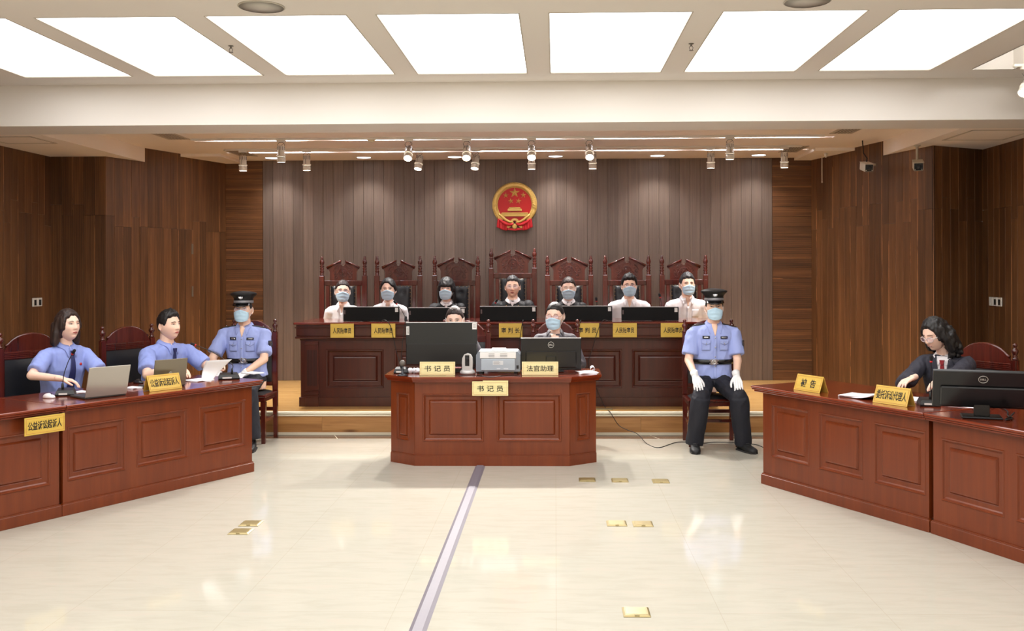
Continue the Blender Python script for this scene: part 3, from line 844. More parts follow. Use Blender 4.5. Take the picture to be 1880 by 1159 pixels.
def sstep(a, b, x):
    t = min(1, max(0, (x - a) / (b - a))); return t * t * (3 - 2 * t)
def G(x, s): return math.exp(-(x / s) ** 2)
class Head:
    def __init__(s, sc=1.0, fem=False, wide=1.0, mouth_open=False):
        s.a = .079 * sc * wide; s.b = .098 * sc; s.c = .122 * sc; s.sc = sc; s.fem = fem; s.mo = mouth_open
    def pt(s, d, extra=0.0):
        dx, dy, dz = d
        x, y, z = s.a * dx, s.b * dy, s.c * dz; k = max(0, -dz)
        x *= 1 - (.30 if s.fem else .24) * k ** 1.5
        if dz > 0: x *= 1 - .05 * dz
        if dy < 0: y *= 1 + .42 * k ** 2.2 - .03 * max(0, dz)
        else: y *= 1 - .42 * k ** 1.1
        q = s.sc; X, Z = x / q, z / q
        if dy < 0:
            f = 0.0
            nz = sstep(.036, -.022, Z) * sstep(-.040, -.026, Z)
            wn = .0085 + .006 * sstep(.02, -.02, Z)
            f += (.020 if s.fem else .025) * (.22 + .78 * sstep(.03, -.022, Z)) * G(X, wn) * sstep(.045, .02, Z) * sstep(-.040, -.027, Z)
            for e in (-1, 1):
                f += .007 * G(X - e * .0135, .007) * G(Z + .026, .008)
                f -= .0075 * G(X - e * .031, .019) * G(Z - .012, .013)
                f += .005 * G(X - e * .043, .02) * G(Z + .022, .02)
                f += .004 * G(X - e * .030, .022) * G(Z - .034, .010)
            f += .007 * G(X, .024) * G(Z + .056, .011) - .003 * G(X, .022) * G(Z + .0565, .0028)
            f -= .004 * G(X, .03) * G(Z + .074, .008); f += .006 * G(X, .022) * G(Z + .094, .016)
            f += .002 * G(X, .06) * G(Z - .05, .03)
            y -= f * q * sstep(0, -.35, dy)
        p = Vector((x, y, z))
        if extra: p += Vector((dx / s.a, dy / s.b, dz / s.c)).normalized() * extra
        return p
    def surf(s, x, z):
        dx, dz = x / s.a, z / s.c
        for _ in range(8):
            r = dx * dx + dz * dz
            if r > .97: m = math.sqrt(.97 / r); dx *= m; dz *= m
            dy = -math.sqrt(max(.03, 1 - dx * dx - dz * dz)); p = s.pt((dx, dy, dz))
            dx += (x - p.x) / s.a * .8; dz += (z - p.z) / s.c * .8
        return p
    def grid(s, mb, M, extra=None, nu=88, nv=60):
        rings = []
        for j in range(nv + 1):
            th = -PI / 2 + .04 + (PI - .08) * j / nv; r = []
            for i in range(nu):
                a = -PI + 2 * PI * i / nu; a -= .42 * math.sin(a)
                d = (math.cos(th) * math.sin(a), -math.cos(th) * math.cos(a), math.sin(th))
                p = s.pt(d, extra(d, s) if extra else 0); r.append(M @ p)
            rings.append(r)
        mb.loft(rings)

def ik(S_, W_, l1, l2, pole):
    S_ = Vector(S_); W_ = Vector(W_); d = W_ - S_; D = min(d.length, (l1 + l2) * .995); d.normalize()
    W2 = S_ + d * D; a = (l1 * l1 - l2 * l2 + D * D) / (2 * D); h = math.sqrt(max(0, l1 * l1 - a * a))
    p = Vector(pole) - d * Vector(pole).dot(d); p.normalize()
    return S_ + d * a + p * h, W2

def hand_mesh(W_, d, n, side, sc=1.0, curl=(.35, .45, .3), spread=.05, vox=.0032, wrist_r=.024, thumb_in=.0):
    """side = +1/-1 direction of the thumb; five separate fingers"""
    d = Vector(d).normalized(); n = Vector(n); n = (n - d * n.dot(d)).normalized(); sd = d.cross(n) * side; b = MB(); W_ = Vector(W_)
    b.capsule(W_ - d * .03 * sc, W_ + d * .015 * sc, wrist_r * sc, .023 * sc)
    offs = (.029, .010, -.010, -.028); lens = (.072, .080, .074, .058); kd = (.088, .092, .088, .080)
    for o, L, kk in zip(offs, lens, kd):
        K = W_ + (d * kk + sd * o) * sc
        b.capsule(W_ + (d * .01 + sd * o * .5) * sc, K, .015 * sc, .0115 * sc)
        dirv = (d + sd * (o * spread * 30)).normalized(); P = K; r = .0092
        for f, c in zip((.45, .30, .25), curl):
            dirv = (dirv * math.cos(c) + n * math.sin(c)).normalized(); Q = P + dirv * L * f * sc
            b.capsule(P, Q, r * sc, (r - .0009) * sc, 10); P = Q; r -= .0009
    T0 = W_ + (d * .018 + sd * .020) * sc; T1 = W_ + (d * .05 + sd * (.046 - thumb_in) + n * .014) * sc; T2 = W_ + (d * .078 + sd * (.056 - thumb_in * 1.5) + n * .022) * sc; T3 = W_ + (d * .1 + sd * (.056 - thumb_in * 2) + n * .03) * sc
    b.capsule(T0, T1, .0145 * sc, .0115 * sc, 10); b.capsule(T1, T2, .011 * sc, .0098 * sc, 10); b.capsule(T2, T3, .0098 * sc, .0082 * sc, 10)
    return fuse(b, vox * sc, 2)

TM = [(0, .172, .125), (.15, .175, .13), (.35, .162, .122), (.55, .168, .122), (.72, .18, .122), (.86, .182, .108), (.94, .15, .088), (1.0, .075, .068), (1.05, .058, .058)]
TF = [(0, .172, .125), (.15, .168, .122), (.36, .132, .102), (.55, .140, .112), (.68, .148, .128), (.84, .150, .102), (.93, .128, .082), (1.0, .064, .060), (1.05, .050, .052)]

def add_mesh_to(mb, me):
    mb.add([v.co.copy() for v in me.vertices], [list(p.vertices) for p in me.polygons], True)

def wrinkle(me, amp, sc=9.0, seed=0, zs=.5):
    me.update(); nor = [v.normal.copy() for v in me.vertices]; o = Vector((seed * 3.1, seed * 1.7, 0))
    for v, n in zip(me.vertices, nor):
        p = Vector((v.co.x * sc, v.co.y * sc, v.co.z * sc * zs)) + o
        t = noise.noise(p) + .5 * noise.noise(p * 2.3)
        v.co += n * amp * (1 - abs(t) * 2.2)
    me.update()

class Fig:
    def __init__(s, P, label, loc, rz, seat, hc, fem=False, group=None):
        """hc = head centre in figure space; loc = floor point under the hips; faces -y"""
        s.fem = fem; s.root = empty('person', loc, rz, label, 'person', group); s.P = P; s.seat = seat; s.hc = Vector(hc)
        s.k = P.get('k', 1.0); s.hip = Vector((0, .0, seat + .0)); s.sk = M_SKIN2 if fem else M_SKIN
        s.N = s.hc + Vector((0, .035, -.168)); s.N.x -= s.hc.x * .1; s.N += P.get('nadd', Vector())
        s.sw = P.get('sw', (.152 if fem else .178))
        s.T = TF if fem else TM; s.vox = P.get('vox', .0055)
        s.M = Matrix.Translation(s.hc) @ Matrix.Rotation(P.get('yaw', 0), 4, 'Z') @ Matrix.Rotation(P.get('pitch', 0), 4, 'X') @ Matrix.Rotation(P.get('roll', 0), 4, 'Y')
        s.H = Head(P.get('hs', 1.0), fem, P.get('wide', 1.0))
        tw = P.get('twist', 0.0)
        s.sh = {}; s.el = {}; s.wr = {}
        l1, l2 = (.262, .235) if fem else (.285, .25)
        for e in (-1, 1):
            s.sh[e] = s.N + Vector((e * s.sw, .0, -.062))
            W_ = P['wrists'].get(e)
            if W_ is None: W_ = Vector((e * .17, -.33, s.seat + .30))
            s.el[e], s.wr[e] = ik(s.sh[e], W_, l1, l2, P.get('pole', {}).get(e, (e * .7, .25, -1)))
        s.inv = (Matrix.Translation(loc) @ Matrix.Rotation(rz, 4, 'Z')).inverted()
    def torso(s, mb, g, top=1.05, z0=0.0, n=28, sq=2.4, T=None):
        rings = []; A = Vector((0, .0, s.seat)); B = s.N; zf = z0 / max(.1, B.z - A.z)
        T = T or s.T
        for t, rx, ry in T:
            if t > top: break
            t = max(t, zf)
            c = A.lerp(B, t); c.y += .02 * math.sin(PI * min(1, t)); r = []
            for i in range(n):
                a = 2 * PI * i / n; ca, sa = math.cos(a), math.sin(a)
                x = abs(ca) ** (2 / sq) * (1 if ca >= 0 else -1); y = abs(sa) ** (2 / sq) * (1 if sa >= 0 else -1)
                r.append(c + Vector((x * (rx + g), y * (ry + g), 0)))
            rings.append(r)
        mb.loft(rings)
    def body(s):
        b = MB(); s.torso(b, 0)
        f = s.fem; r = (.039, .035, .033, .024) if f else (.046, .041, .038, .027)
        for e in (-1, 1):
            b.capsule(s.sh[e], s.el[e], r[0], r[1]); b.capsule(s.el[e], s.wr[e], r[2] * 1.08, r[3])
            b.sphere(s.sh[e] + Vector((0, 0, -.01)), (.05, .05, .048) if not f else (.043, .045, .042))
            if s.P.get('legs', True):
                kn = s.P.get('knees', {}).get(e, Vector((e * .12, -.42, s.seat + .055))); an = s.P.get('ankles', {}).get(e, Vector((e * .12, -.42, .09)))
                b.capsule((e * .085, -.02, s.seat + .075), kn, .078, .052); b.capsule(kn, an, .05, .034)
        nb = .056 if not f else .047
        b.capsule(s.N + Vector((0, .0, -.03)), s.M @ Vector((0, .022, -.045)), nb * 1.12, nb)
        me = fuse(b, s.vox * 1.35, 4)
        out = MB(); add_mesh_to(out, me); bpy.data.meshes.remove(me)
        s.H.grid(out, s.M)
        q = s.H.sc
        for e in (-1, 1):     # ears
            if s.P.get('ears', True):
                c = Vector((e * .0775 * q, .014 * q, -.006 * q)); R = Matrix.Rotation(e * U(-16), 4, 'Z') @ Matrix.Rotation(U(8), 4, 'X')
                MM = s.M @ Matrix.Translation(c) @ R
                out.sphere((0, 0, 0), (.005 * q, .015 * q, .027 * q), 12, 8, MM)
                pts = [(e * .004, .015 * math.cos(a) * q, .028 * math.sin(a) * q + .002) for a in [U(v) for v in range(-120, 150, 27)]]
                out.tube(pts, .0042 * q, 6, MM)
                out.sphere((e * .002, -.004 * q, -.026 * q), (.006 * q, .008 * q, .010 * q), 8, 6, MM)
        for e in (-1, 1):
            h = s.P.get('hands', {}).get(e)
            if h and not s.P.get('gloves'):
                hm = hand_mesh(s.wr[e], h['d'], h['n'], h['side'], .92 if f else 1.02, h.get('curl', (.35, .45, .3)), thumb_in=h.get('ti', 0)); add_mesh_to(out, hm); bpy.data.meshes.remove(hm)
        s.bodyo = mesh_obj('body', out.mesh('body', s.sk), s.sk, s.root)
        if s.P.get('gloves'):
            for e in (-1, 1):
                h = s.P['hands'].get(e)
                if not h: continue
                hm = hand_mesh(s.wr[e], h['d'], h['n'], h['side'], 1.1, h.get('curl', (.3, .3, .2)), spread=.09, wrist_r=.031)
                g = mesh_obj('glove', hm, M_GLOVE, s.root)
                dd = Vector(h['d']).normalized(); gb = MB()
                gb.tube([s.wr[e] - dd * .045, s.wr[e] - dd * .02, s.wr[e] + dd * .01], [.037, .035, .03], 16).build('cuff', M_GLOVE, g)
    def face(s):
        P = s.P; q = s.H.sc; ez = .012 * q; look = P.get('look', 0.0); shut = P.get('down', False)
        W_ = MB(); I = MB(); L = MB(); B = MB(); lip = MB()
        for e in (-1, 1):
            cx = e * .0315 * q; hw = .0150 * q; op = (.0038 if not shut else .0010) * q * P.get('eye', 1.0)
            rows = []
            for j in range(5):
                v = j / 4; row = []
                for i in range(9):
                    u = -1 + i / 4; x = cx + u * hw; zt = ez + op * (1 - u * u) + e * u * .0012 * q; zb = ez - op * .8 * (1 - u * u) + e * u * .0012 * q
                    z = zb + (zt - zb) * v; p = s.H.surf(x, z); p.y -= .0012 + .0035 * q * (1 - u * u) * (1 - (2 * v - 1) ** 2); row.append(s.M @ p)
                rows.append(row)
            W_.grid(rows)
            if not shut:
                p = s.H.surf(cx + look, ez); p.y -= .0035 * q
                I.sphere(s.M @ p, (.0048 * q, .003 * q, .0042 * q), 10, 6)
            pts = []
            for i in range(9):
                u = -1 + i / 4; x = cx + u * hw * 1.05; z = ez + op * (1 - u * u) + e * u * .0015 * q + .0004 - (.002 * q * (1 - u * u) if shut else 0)
                p = s.H.surf(x, z); p.y -= .0042 * q; pts.append(s.M @ p)
            L.tube(pts, [.0006 * q] + [.0013 * q] * 7 + [.0006 * q], 6)
            pts = []
            for i in range(9):
                u = i / 8; x = e * (.014 + .034 * u) * q; z = (.0305 + .005 * math.sin(PI * min(1, u * 1.25)) - .004 * u) * q
                p = s.H.surf(x, z); p.y -= .0012; pts.append(s.M @ p)
            bw = (.0016 if s.fem else .0026) * q
            B.tube(pts, [bw * .7] + [bw * 1.1] * 4 + [bw, bw * .9, bw * .7, bw * .3], 6)
        W_.build('eye', M_EYEW, s.root)
        if I.v: I.build('iris', M_IRIS, s.root)
        L.build('eyelash', M_BROW, s.root); B.build('eyebrow', M_BROW, s.root)
        if not P.get('mask'):
            for k, (zz, hh, w_) in enumerate(((-.0525, .0042, .0225), (-.0600, .0052, .0205))):
                rows = []
                for j in range(5):
                    v = j / 4; row = []
                    for i in range(11):
                        u = -1 + i / 5; x = u * w_ * q; m = (1 - abs(u) ** 1.8)
                        zc = (zz - .003 * 0) * q + (.0035 * abs(u) if k == 0 else .002 * abs(u)) * (-1 if k == 0 else 1) * q
                        z = zc + (v - .5) * 2 * hh * m * q; p = s.H.surf(x, z); p.y -= .0012 + .0022 * m * math.sin(PI * v); row.append(s.M @ p)
                    rows.append(row)
                lip.grid(rows)
            if P.get('smile'):
                lip.m = 1; rows = [[s.M @ (s.H.surf(x * q, (-.057 + dz) * q) + Vector((0, -.0032, 0))) for x in (-.015, -.008, 0, .008, .015)] for dz in (-.004, 0, .004)]
                lip.grid(rows)
            lip.build('lips', [M_LIP, M_EYEW], s.root)
    def mask(s):
        q = s.H.sc; rows = []; n = 19; m_ = 17
        for j in range(m_):
            v = j / (m_ - 1); row = []
            for i in range(n):
                u = -1 + 2 * i / (n - 1)
                wv = .068 + .006 * math.sin(PI * v) - .012 * v
                x = u * wv * q
                z = (-.002 + .010 * (1 - abs(u)) ** 1.2 - .118 * v + .024 * abs(u) ** 1.5 * v - .018 * abs(u) ** 1.5 * (1 - v) - .002) * q
                xx = x; zz = max(z, -.112 * q); f = s.H.surf(xx * .97, max(zz, -.10 * q)).y
                if z < -.10 * q: f += ( -.10 * q - z) * 1.4
                an = -(.122 - .006 * v) * q * math.sqrt(max(0, 1 - (x / (.092 * q)) ** 2)) + (.014 * q * v * v)
                y = min(f - .004, an * (1 if v > .05 else 1)) - .002 * math.sin(v * PI * 6) * (1 - u * u)
                row.append(s.M @ Vector((x, y, z)))
            rows.append(row)
        mk = solid(rows, .0015).build('face_mask', M_MASK, s.root)
        t = MB()
        for e in (-1, 1):
            c0 = rows[1][-1 if e > 0 else 0]; c1 = rows[-2][-1 if e > 0 else 0]; ear = Vector((e * .086 * q, .020 * q, .018 * q)); er2 = Vector((e * .086 * q, .022 * q, -.018 * q))
            t.tube([c0, s.M @ Vector((e * .078 * q, -.035 * q, .004 * q)), s.M @ ear, s.M @ er2, s.M @ Vector((e * .074 * q, -.03 * q, -.05 * q)), c1], .0013, 6)
        t.build('ear_loop', M_LOOP, mk)
    def glasses(s, frame=None, rect=True, drop=0.0, r=.0013):
        q = s.H.sc; fm = frame or M_GFR; b = MB(); ln = MB()
        yy = s.H.surf(0, .01 * q).y - .003
        for e in (-1, 1):
            cx = e * .0335 * q; pts = []; n = 20
            for i in range(n):
                a = 2 * PI * i / n; ca, sa = math.cos(a), math.sin(a)
                x = cx + .0255 * q * abs(ca) ** .7 * (1 if ca > 0 else -1); z = (.008 - drop) * q + .0175 * q * abs(sa) ** .75 * (1 if sa > 0 else -1)
                y = yy + abs(x) ** 2 * 3.2; pts.append(s.M @ Vector((x, y, z)))
            b.tube(pts, r, 6, closed=True)
            c = sum(pts, Vector()) / n; ln.add([c] + pts, [[0, 1 + k, 1 + (k + 1) % n] for k in range(n)])
            b.tube([s.M @ Vector((e * .059 * q, yy + .0125, (.012 - drop) * q)), s.M @ Vector((e * .078 * q, -.04 * q, (.012 - drop * .6) * q)), s.M @ Vector((e * .086 * q, .012 * q, .012 * q))], r, 6)
        b.tube([s.M @ Vector((-.009 * q, yy - .001, (.012 - drop) * q)), s.M @ Vector((0, yy - .004, (.015 - drop) * q)), s.M @ Vector((.009 * q, yy - .001, (.012 - drop) * q))], r, 6)
        g = b.build('glasses', fm, s.root); ln.build('lens', M_LENS, g)
    def hair(s, style, m, T=.014):
        q = s.H.sc; b = MB(); M = s.M
        def ex(d, H):
            p = H.pt(d); al = abs(math.atan2(d[0], -d[1])); Z = p.z / q   # 0 front .. pi back
            if style in ('short', 'grey', 'crew'):
                zl = .070 - .004 * G(al, .3) + (-.010 * sstep(.3, .75, al)) - .062 * sstep(.95, 1.25, al) + .012 * sstep(1.35, 1.5, al) - .062 * sstep(1.75, 2.2, al); zl += .007 * G(al, .7) if style == 'crew' else 0; T_ = T * (1.0 + .5 * max(0, d[2]) + (.5 * G(al, .8) * sstep(.07, .09, Z))) * (.45 + .55 * sstep(-.02, .06, Z))
            elif style == 'back':
                zl = .068 - .012 * sstep(.3, .8, al) - .045 * sstep(.85, 1.3, al) + .0 - .055 * sstep(1.7, 2.2, al); T_ = .0085
            elif style == 'fringe':
                zl = .026 - .004 * math.sin(al * 30) - .06 * sstep(.75, .95, al); T_ = .020
            elif style == 'part':   # side parting, swept across
                sa = math.atan2(d[0], -d[1]); zl = .074 - .045 * sstep(.05, .9, sa) - .03 * sstep(-.5, -1.0, sa) - .05 * sstep(.9, 1.3, al) - .05 * sstep(1.7, 2.2, al); T_ = .015
            elif style in ('bob', 'curly'):
                zl = .074 - .022 * sstep(.25, .7, al) - .09 * sstep(.75, 1.05, al) - .06 * sstep(1.1, 1.8, al); T_ = .017
            f = sstep(-.004, .014, Z - zl)
            nn = noise.noise(Vector((d[0] * 9, d[1] * 9, d[2] * 3))) * .25 + 1 + (.14 * noise.noise(Vector((d[0] * 32, d[1] * 32, d[2] * 20))) if style in ('short', 'crew', 'grey') else .22 * noise.noise(Vector((math.atan2(d[0], abs(d[1]) + .3) * 22, d[2] * 2, 3))))
            if style == 'crew': T_ *= 1 + .8 * sstep(.6, .95, d[2]) * 0 + .05 * G(al, .9) * sstep(.06, .10, Z)
            return T_ * f * nn * q - .008 * (1 - f)
        s.H.grid(b, M, ex, 80, 50)
        if style in ('short', 'grey', 'crew', 'back', 'part'):
            if style in ('back',):
                b.sphere(M @ Vector((0, .115 * q, -.005)), (.035, .03, .035), 14, 10)
            if style == 'part':
                b.sphere(M @ Vector((0, .10 * q, -.05)), (.04, .035, .055), 14, 10)
            o = b.build('hair', m, s.root); me = o.data
        else:
            def C(p0, p1, r0, r1): b.capsule(M @ (Vector(p0) * q), M @ (Vector(p1) * q), r0, r1)
            if style == 'fringe':
                for e in (-1, 1):
                    C((e * .074, .0, .02), (e * .082, .02, -.10), .026, .026); C((e * .06, .06, .0), (e * .065, .07, -.15), .035, .03)
                    C((e * .08, .02, -.10), (e * .075, .03, -.19), .026, .016)
                C((0, .08, 0), (0, .085, -.14), .045, .04)
            elif style == 'bob':
                for e in (-1, 1):
                    C((e * .070, .002, .05), (e * .086, .018, -.05), .024, .028); C((e * .088, .018, -.05), (e * .092, .03, -.125), .030, .030)
                    C((e * .055, .06, .0), (e * .062, .075, -.13), .042, .038)
                    C((e * .09, .03, -.12), (e * .10, .02, -.15), .026, .012)
                C((0, .085, .02), (0, .09, -.13), .045, .042)
            elif style == 'curly':
                for e in (-1, 1):
                    C((e * .072, -.012, .055), (e * .092, -.004, -.03), .026, .030); C((e * .094, -.004, -.03), (e * .098, .005, -.12), .030, .034)
                    C((e * .06, .06, .0), (e * .075, .075, -.16), .048, .048)
                    rnd = random.Random(5 + e)
                    for k in range(16):
                        t = k / 15; p = Vector((e * (.09 + .022 * math.sin(k * 2.1)), -.012 + .10 * rnd.random(), -.01 - .19 * t)) * q
                        b.sphere(M @ p, (.022 + .008 * rnd.random(),) * 3, 8, 6)
                C((0, .085, .02), (0, .10, -.17), .052, .048)
            me = fuse(b, .0055, 3); me.update(); nor = [v.normal.copy() for v in me.vertices]; Mi = M.inverted()
            for v, n_ in zip(me.vertices, nor):
                p = Mi @ v.co; f = noise.noise(Vector((p.x * 55, p.y * 55, p.z * (8 if style != 'curly' else 22))))
                v.co += n_ * f * (.0035 if style != 'curly' else .006)
            mesh_obj('hair', me, m, s.root)
    # ------------------------------------------------ clothes
    def top(s, m, sleeve='short', g=.012, name='shirt', amp=.006, loose=0.0, z0=0.0):
        b = MB(); s.torso(b, g + loose, 1.0, z0)
        ra = (.056, .053) if s.fem else (.064, .061)
        for e in (-1, 1):
            b.sphere(s.sh[e] + Vector((-e * .012, 0, -.008)), (ra[0] + g * .6 + loose * .4,) * 3 if False else ((.057 if s.fem else .066) + loose * .3, .060 + loose * .3, .058 + loose * .2), 16, 10)
            # slope from neck to shoulder
            b.capsule(s.N + Vector((e * .045, .005, -.030)), s.sh[e] + Vector((-e * .02, 0, .0)), .046, .054)
            if sleeve == 'short':
                E = s.sh[e].lerp(s.el[e], .80); b.tube([s.sh[e], s.sh[e].lerp(s.el[e], .4), E], [ra[0], ra[0] + .003, ra[1] + .010], 18)
            else:
                b.capsule(s.sh[e], s.el[e], ra[0] + loose, ra[1] - .004 + loose); E = s.el[e].lerp(s.wr[e], .93)
                b.capsule(s.el[e], s.el[e].lerp(s.wr[e], .3), ra[1] - .006 + loose, ra[1] - .008 + loose)
                b.tube([s.el[e], s.el[e].lerp(s.wr[e], .5), E], [ra[1] - .008 + loose, .048 + loose, .040 + loose * 1.3], 18)
        me = fuse(b, .0085, 5); wrinkle(me, amp, 7, s.P.get('seed', 1)); wrinkle(me, amp * .45, 17, s.P.get('seed', 1) + 3, .35)
        s.top_o = mesh_obj(name, me, m, s.root); s.topname = name
        s.bvh = BVHTree.FromPolygons([v.co.copy() for v in me.vertices], [list(p.vertices) for p in me.polygons])
        return s.top_o
    def cast(s, x, z, off, dy=1):
        h = s.bvh.ray_cast(Vector((x, -1.0 * dy, z)), Vector((0, dy, 0)))
        if h[0] is None: return Vector((x, s.N.y - .1, z))
        return h[0] + Vector((0, -off * dy, 0))
    def quad(s, name, c4, m, off=.003, th=.002, nu=7, nv=7, par=None, label=None):
        """patch of cloth that follows the garment: c4 = four (x,z) corners lower-left, lower-right, upper-right, upper-left in chest space"""
        rows = []
        for j in range(nv):
            v = j / (nv - 1); row = []
            for i in range(nu):
                u = i / (nu - 1)
                x = (c4[0][0] * (1 - u) + c4[1][0] * u) * (1 - v) + (c4[3][0] * (1 - u) + c4[2][0] * u) * v
                z = (c4[0][1] * (1 - u) + c4[1][1] * u) * (1 - v) + (c4[3][1] * (1 - u) + c4[2][1] * u) * v
                row.append(s.cast(s.N.x * .9 + x, s.N.z + z, off))
            rows.append(row)
        return solid(rows, -th).build(name, m, par or s.top_o, label=label)
    def collar(s, m, gap=14, spread=1.0, name='collar', rise=1.0):
        rows = [[], [], [], []]; n = 33; R0 = .060 if not s.fem else .052; c = s.N + Vector((0, 0.0, 0))
        for i in range(n):
            a = U(gap) + (2 * PI - 2 * U(gap)) * i / (n - 1); fr = max(0, math.cos(a)); fr4 = G(min(a, 2 * PI - a) - U(gap), .36)
            sx, cy = math.sin(a), -math.cos(a)
            zt = .040 * rise - .034 * fr
            rows[0].append(c + Vector((sx * R0, cy * R0 * (1.0 + .1 * fr), zt - .022)))
            rows[1].append(c + Vector((sx * (R0 + .004), cy * (R0 + .006) * (1 + .08 * fr), zt + .004)))
            rows[2].append(c + Vector((sx * (R0 + .016), cy * (R0 + .020) * (1 + .10 * fr), zt - .014)))
            dz = -.030 - .052 * fr4 * spread
            ex = .026 + .016 * fr4
            p = c + Vector((sx * (R0 + ex) + (1 if sx > 0 else -1) * .012 * fr4 * spread, cy * (R0 + ex + .014 * fr), zt + dz))
            if fr > .2:
                h = s.bvh.ray_cast(Vector((p.x, -1, p.z)), Vector((0, 1, 0)))
                if h[0] is not None: p.y = min(p.y, h[0].y - .007)
            rows[3].append(p)
        return solid([[p for p in r] for r in rows], .003).build(name, m, s.top_o)
    def trousers(s, m, shoe=True, fine=False):
        b = MB(); b.sphere((0, .0, s.seat + .092), (.178, .135, .088), 20, 12)
        for e in (-1, 1):
            kn = s.P.get('knees', {}).get(e, Vector((e * .12, -.42, s.seat + .055))); an = s.P.get('ankles', {}).get(e, Vector((e * .12, -.42, .09)))
            b.capsule((e * .085, -.03, s.seat + .092), kn + Vector((0, .01, 0)), .086, .068)
            d = (an - kn).normalized()
            w = 1.0 if not fine else 1.22
            b.tube([kn, kn + d * .1, kn.lerp(an, .6), an + d * .02], [.068 * w, .072 * w, .066 * w, .064 * w], 18)
            if fine: b.capsule((e * .07, -.05, s.seat + .10), kn + Vector((0, .01, 0)), .088, .078)
        me = fuse(b, .0085 if fine else .013, 4); wrinkle(me, .006 if fine else .004, 8, 3)
        mesh_obj('trousers', me, m, s.root)
        if shoe:
            for e in (-1, 1):
                an = s.P.get('ankles', {}).get(e, Vector((e * .12, -.42, .09))); toe = s.P.get('toe', {}).get(e, e * U(8))
                Mx = Matrix.Translation((an.x, an.y, 0)) @ Matrix.Rotation(toe, 4, 'Z'); rings = []
                for (y, w_, h, zb) in ((.065, .012, .05, .004), (.06, .030, .075, 0), (.03, .036, .095, 0), (-.01, .037, .10, 0), (-.05, .040, .082, 0), (-.10, .046, .062, 0), (-.15, .047, .052, 0), (-.185, .038, .044, 0), (-.205, .016, .03, .004)):
                    r = []
                    for k in range(14):
                        a = 2 * PI * k / 14; ca, sa = math.cos(a), math.sin(a)
                        r.append((w_ * abs(ca) ** .7 * (1 if ca > 0 else -1), y, max(zb, h * .5 + h * .5 * abs(sa) ** .6 * (1 if sa > 0 else -1))))
                    rings.append(r)
                sh_ = MB().loft(rings, True, Mx).build('shoe', M_SHOE, s.root)
                if fine:
                    MB().prismz([(.04, .06), (.05, -.10), (.04, -.185), (0, -.21), (-.04, -.185), (-.05, -.10), (-.04, .06), (0, .07)], 0, .014, Mx).build('sole', mat('rubber_sole', (40, 40, 42), .5), sh_)
                    lb = MB()
                    for k in range(4): lb.tube([Mx @ Vector((-.022, -.035 - k * .022, .094 - k * .009)), Mx @ Vector((0, -.04 - k * .022, .100 - k * .010)), Mx @ Vector((.022, -.035 - k * .022, .094 - k * .009))], .0035, 5)
                    lb.build('laces', mat('lace_grey', (60, 60, 64), .7), sh_)
    def tie(s, m, L=.36):
        t = MB(); p = s.cast(s.N.x * .9, s.N.z - .045, .012)
        t.add([p + Vector(v) for v in ((-.019, 0, .018), (.019, 0, .018), (.012, 0, -.018), (-.012, 0, -.018), (-.016, -.014, .016), (.016, -.014, .016), (.010, -.014, -.016), (-.010, -.014, -.016))],
              [(0, 1, 2, 3), (7, 6, 5, 4), (0, 4, 5, 1), (1, 5, 6, 2), (2, 6, 7, 3), (3, 7, 4, 0)]).build('tie_knot', m, s.top_o)
        s.quad('tie', [(-.040, -.06 - L), (.040, -.06 - L), (.012, -.055), (-.012, -.055)], m, .008, .003, 5, 16)

def W2L(fig_loc, rz, p):
    return (Matrix.Translation(fig_loc) @ Matrix.Rotation(rz, 4, 'Z')).inverted() @ Vector(p)

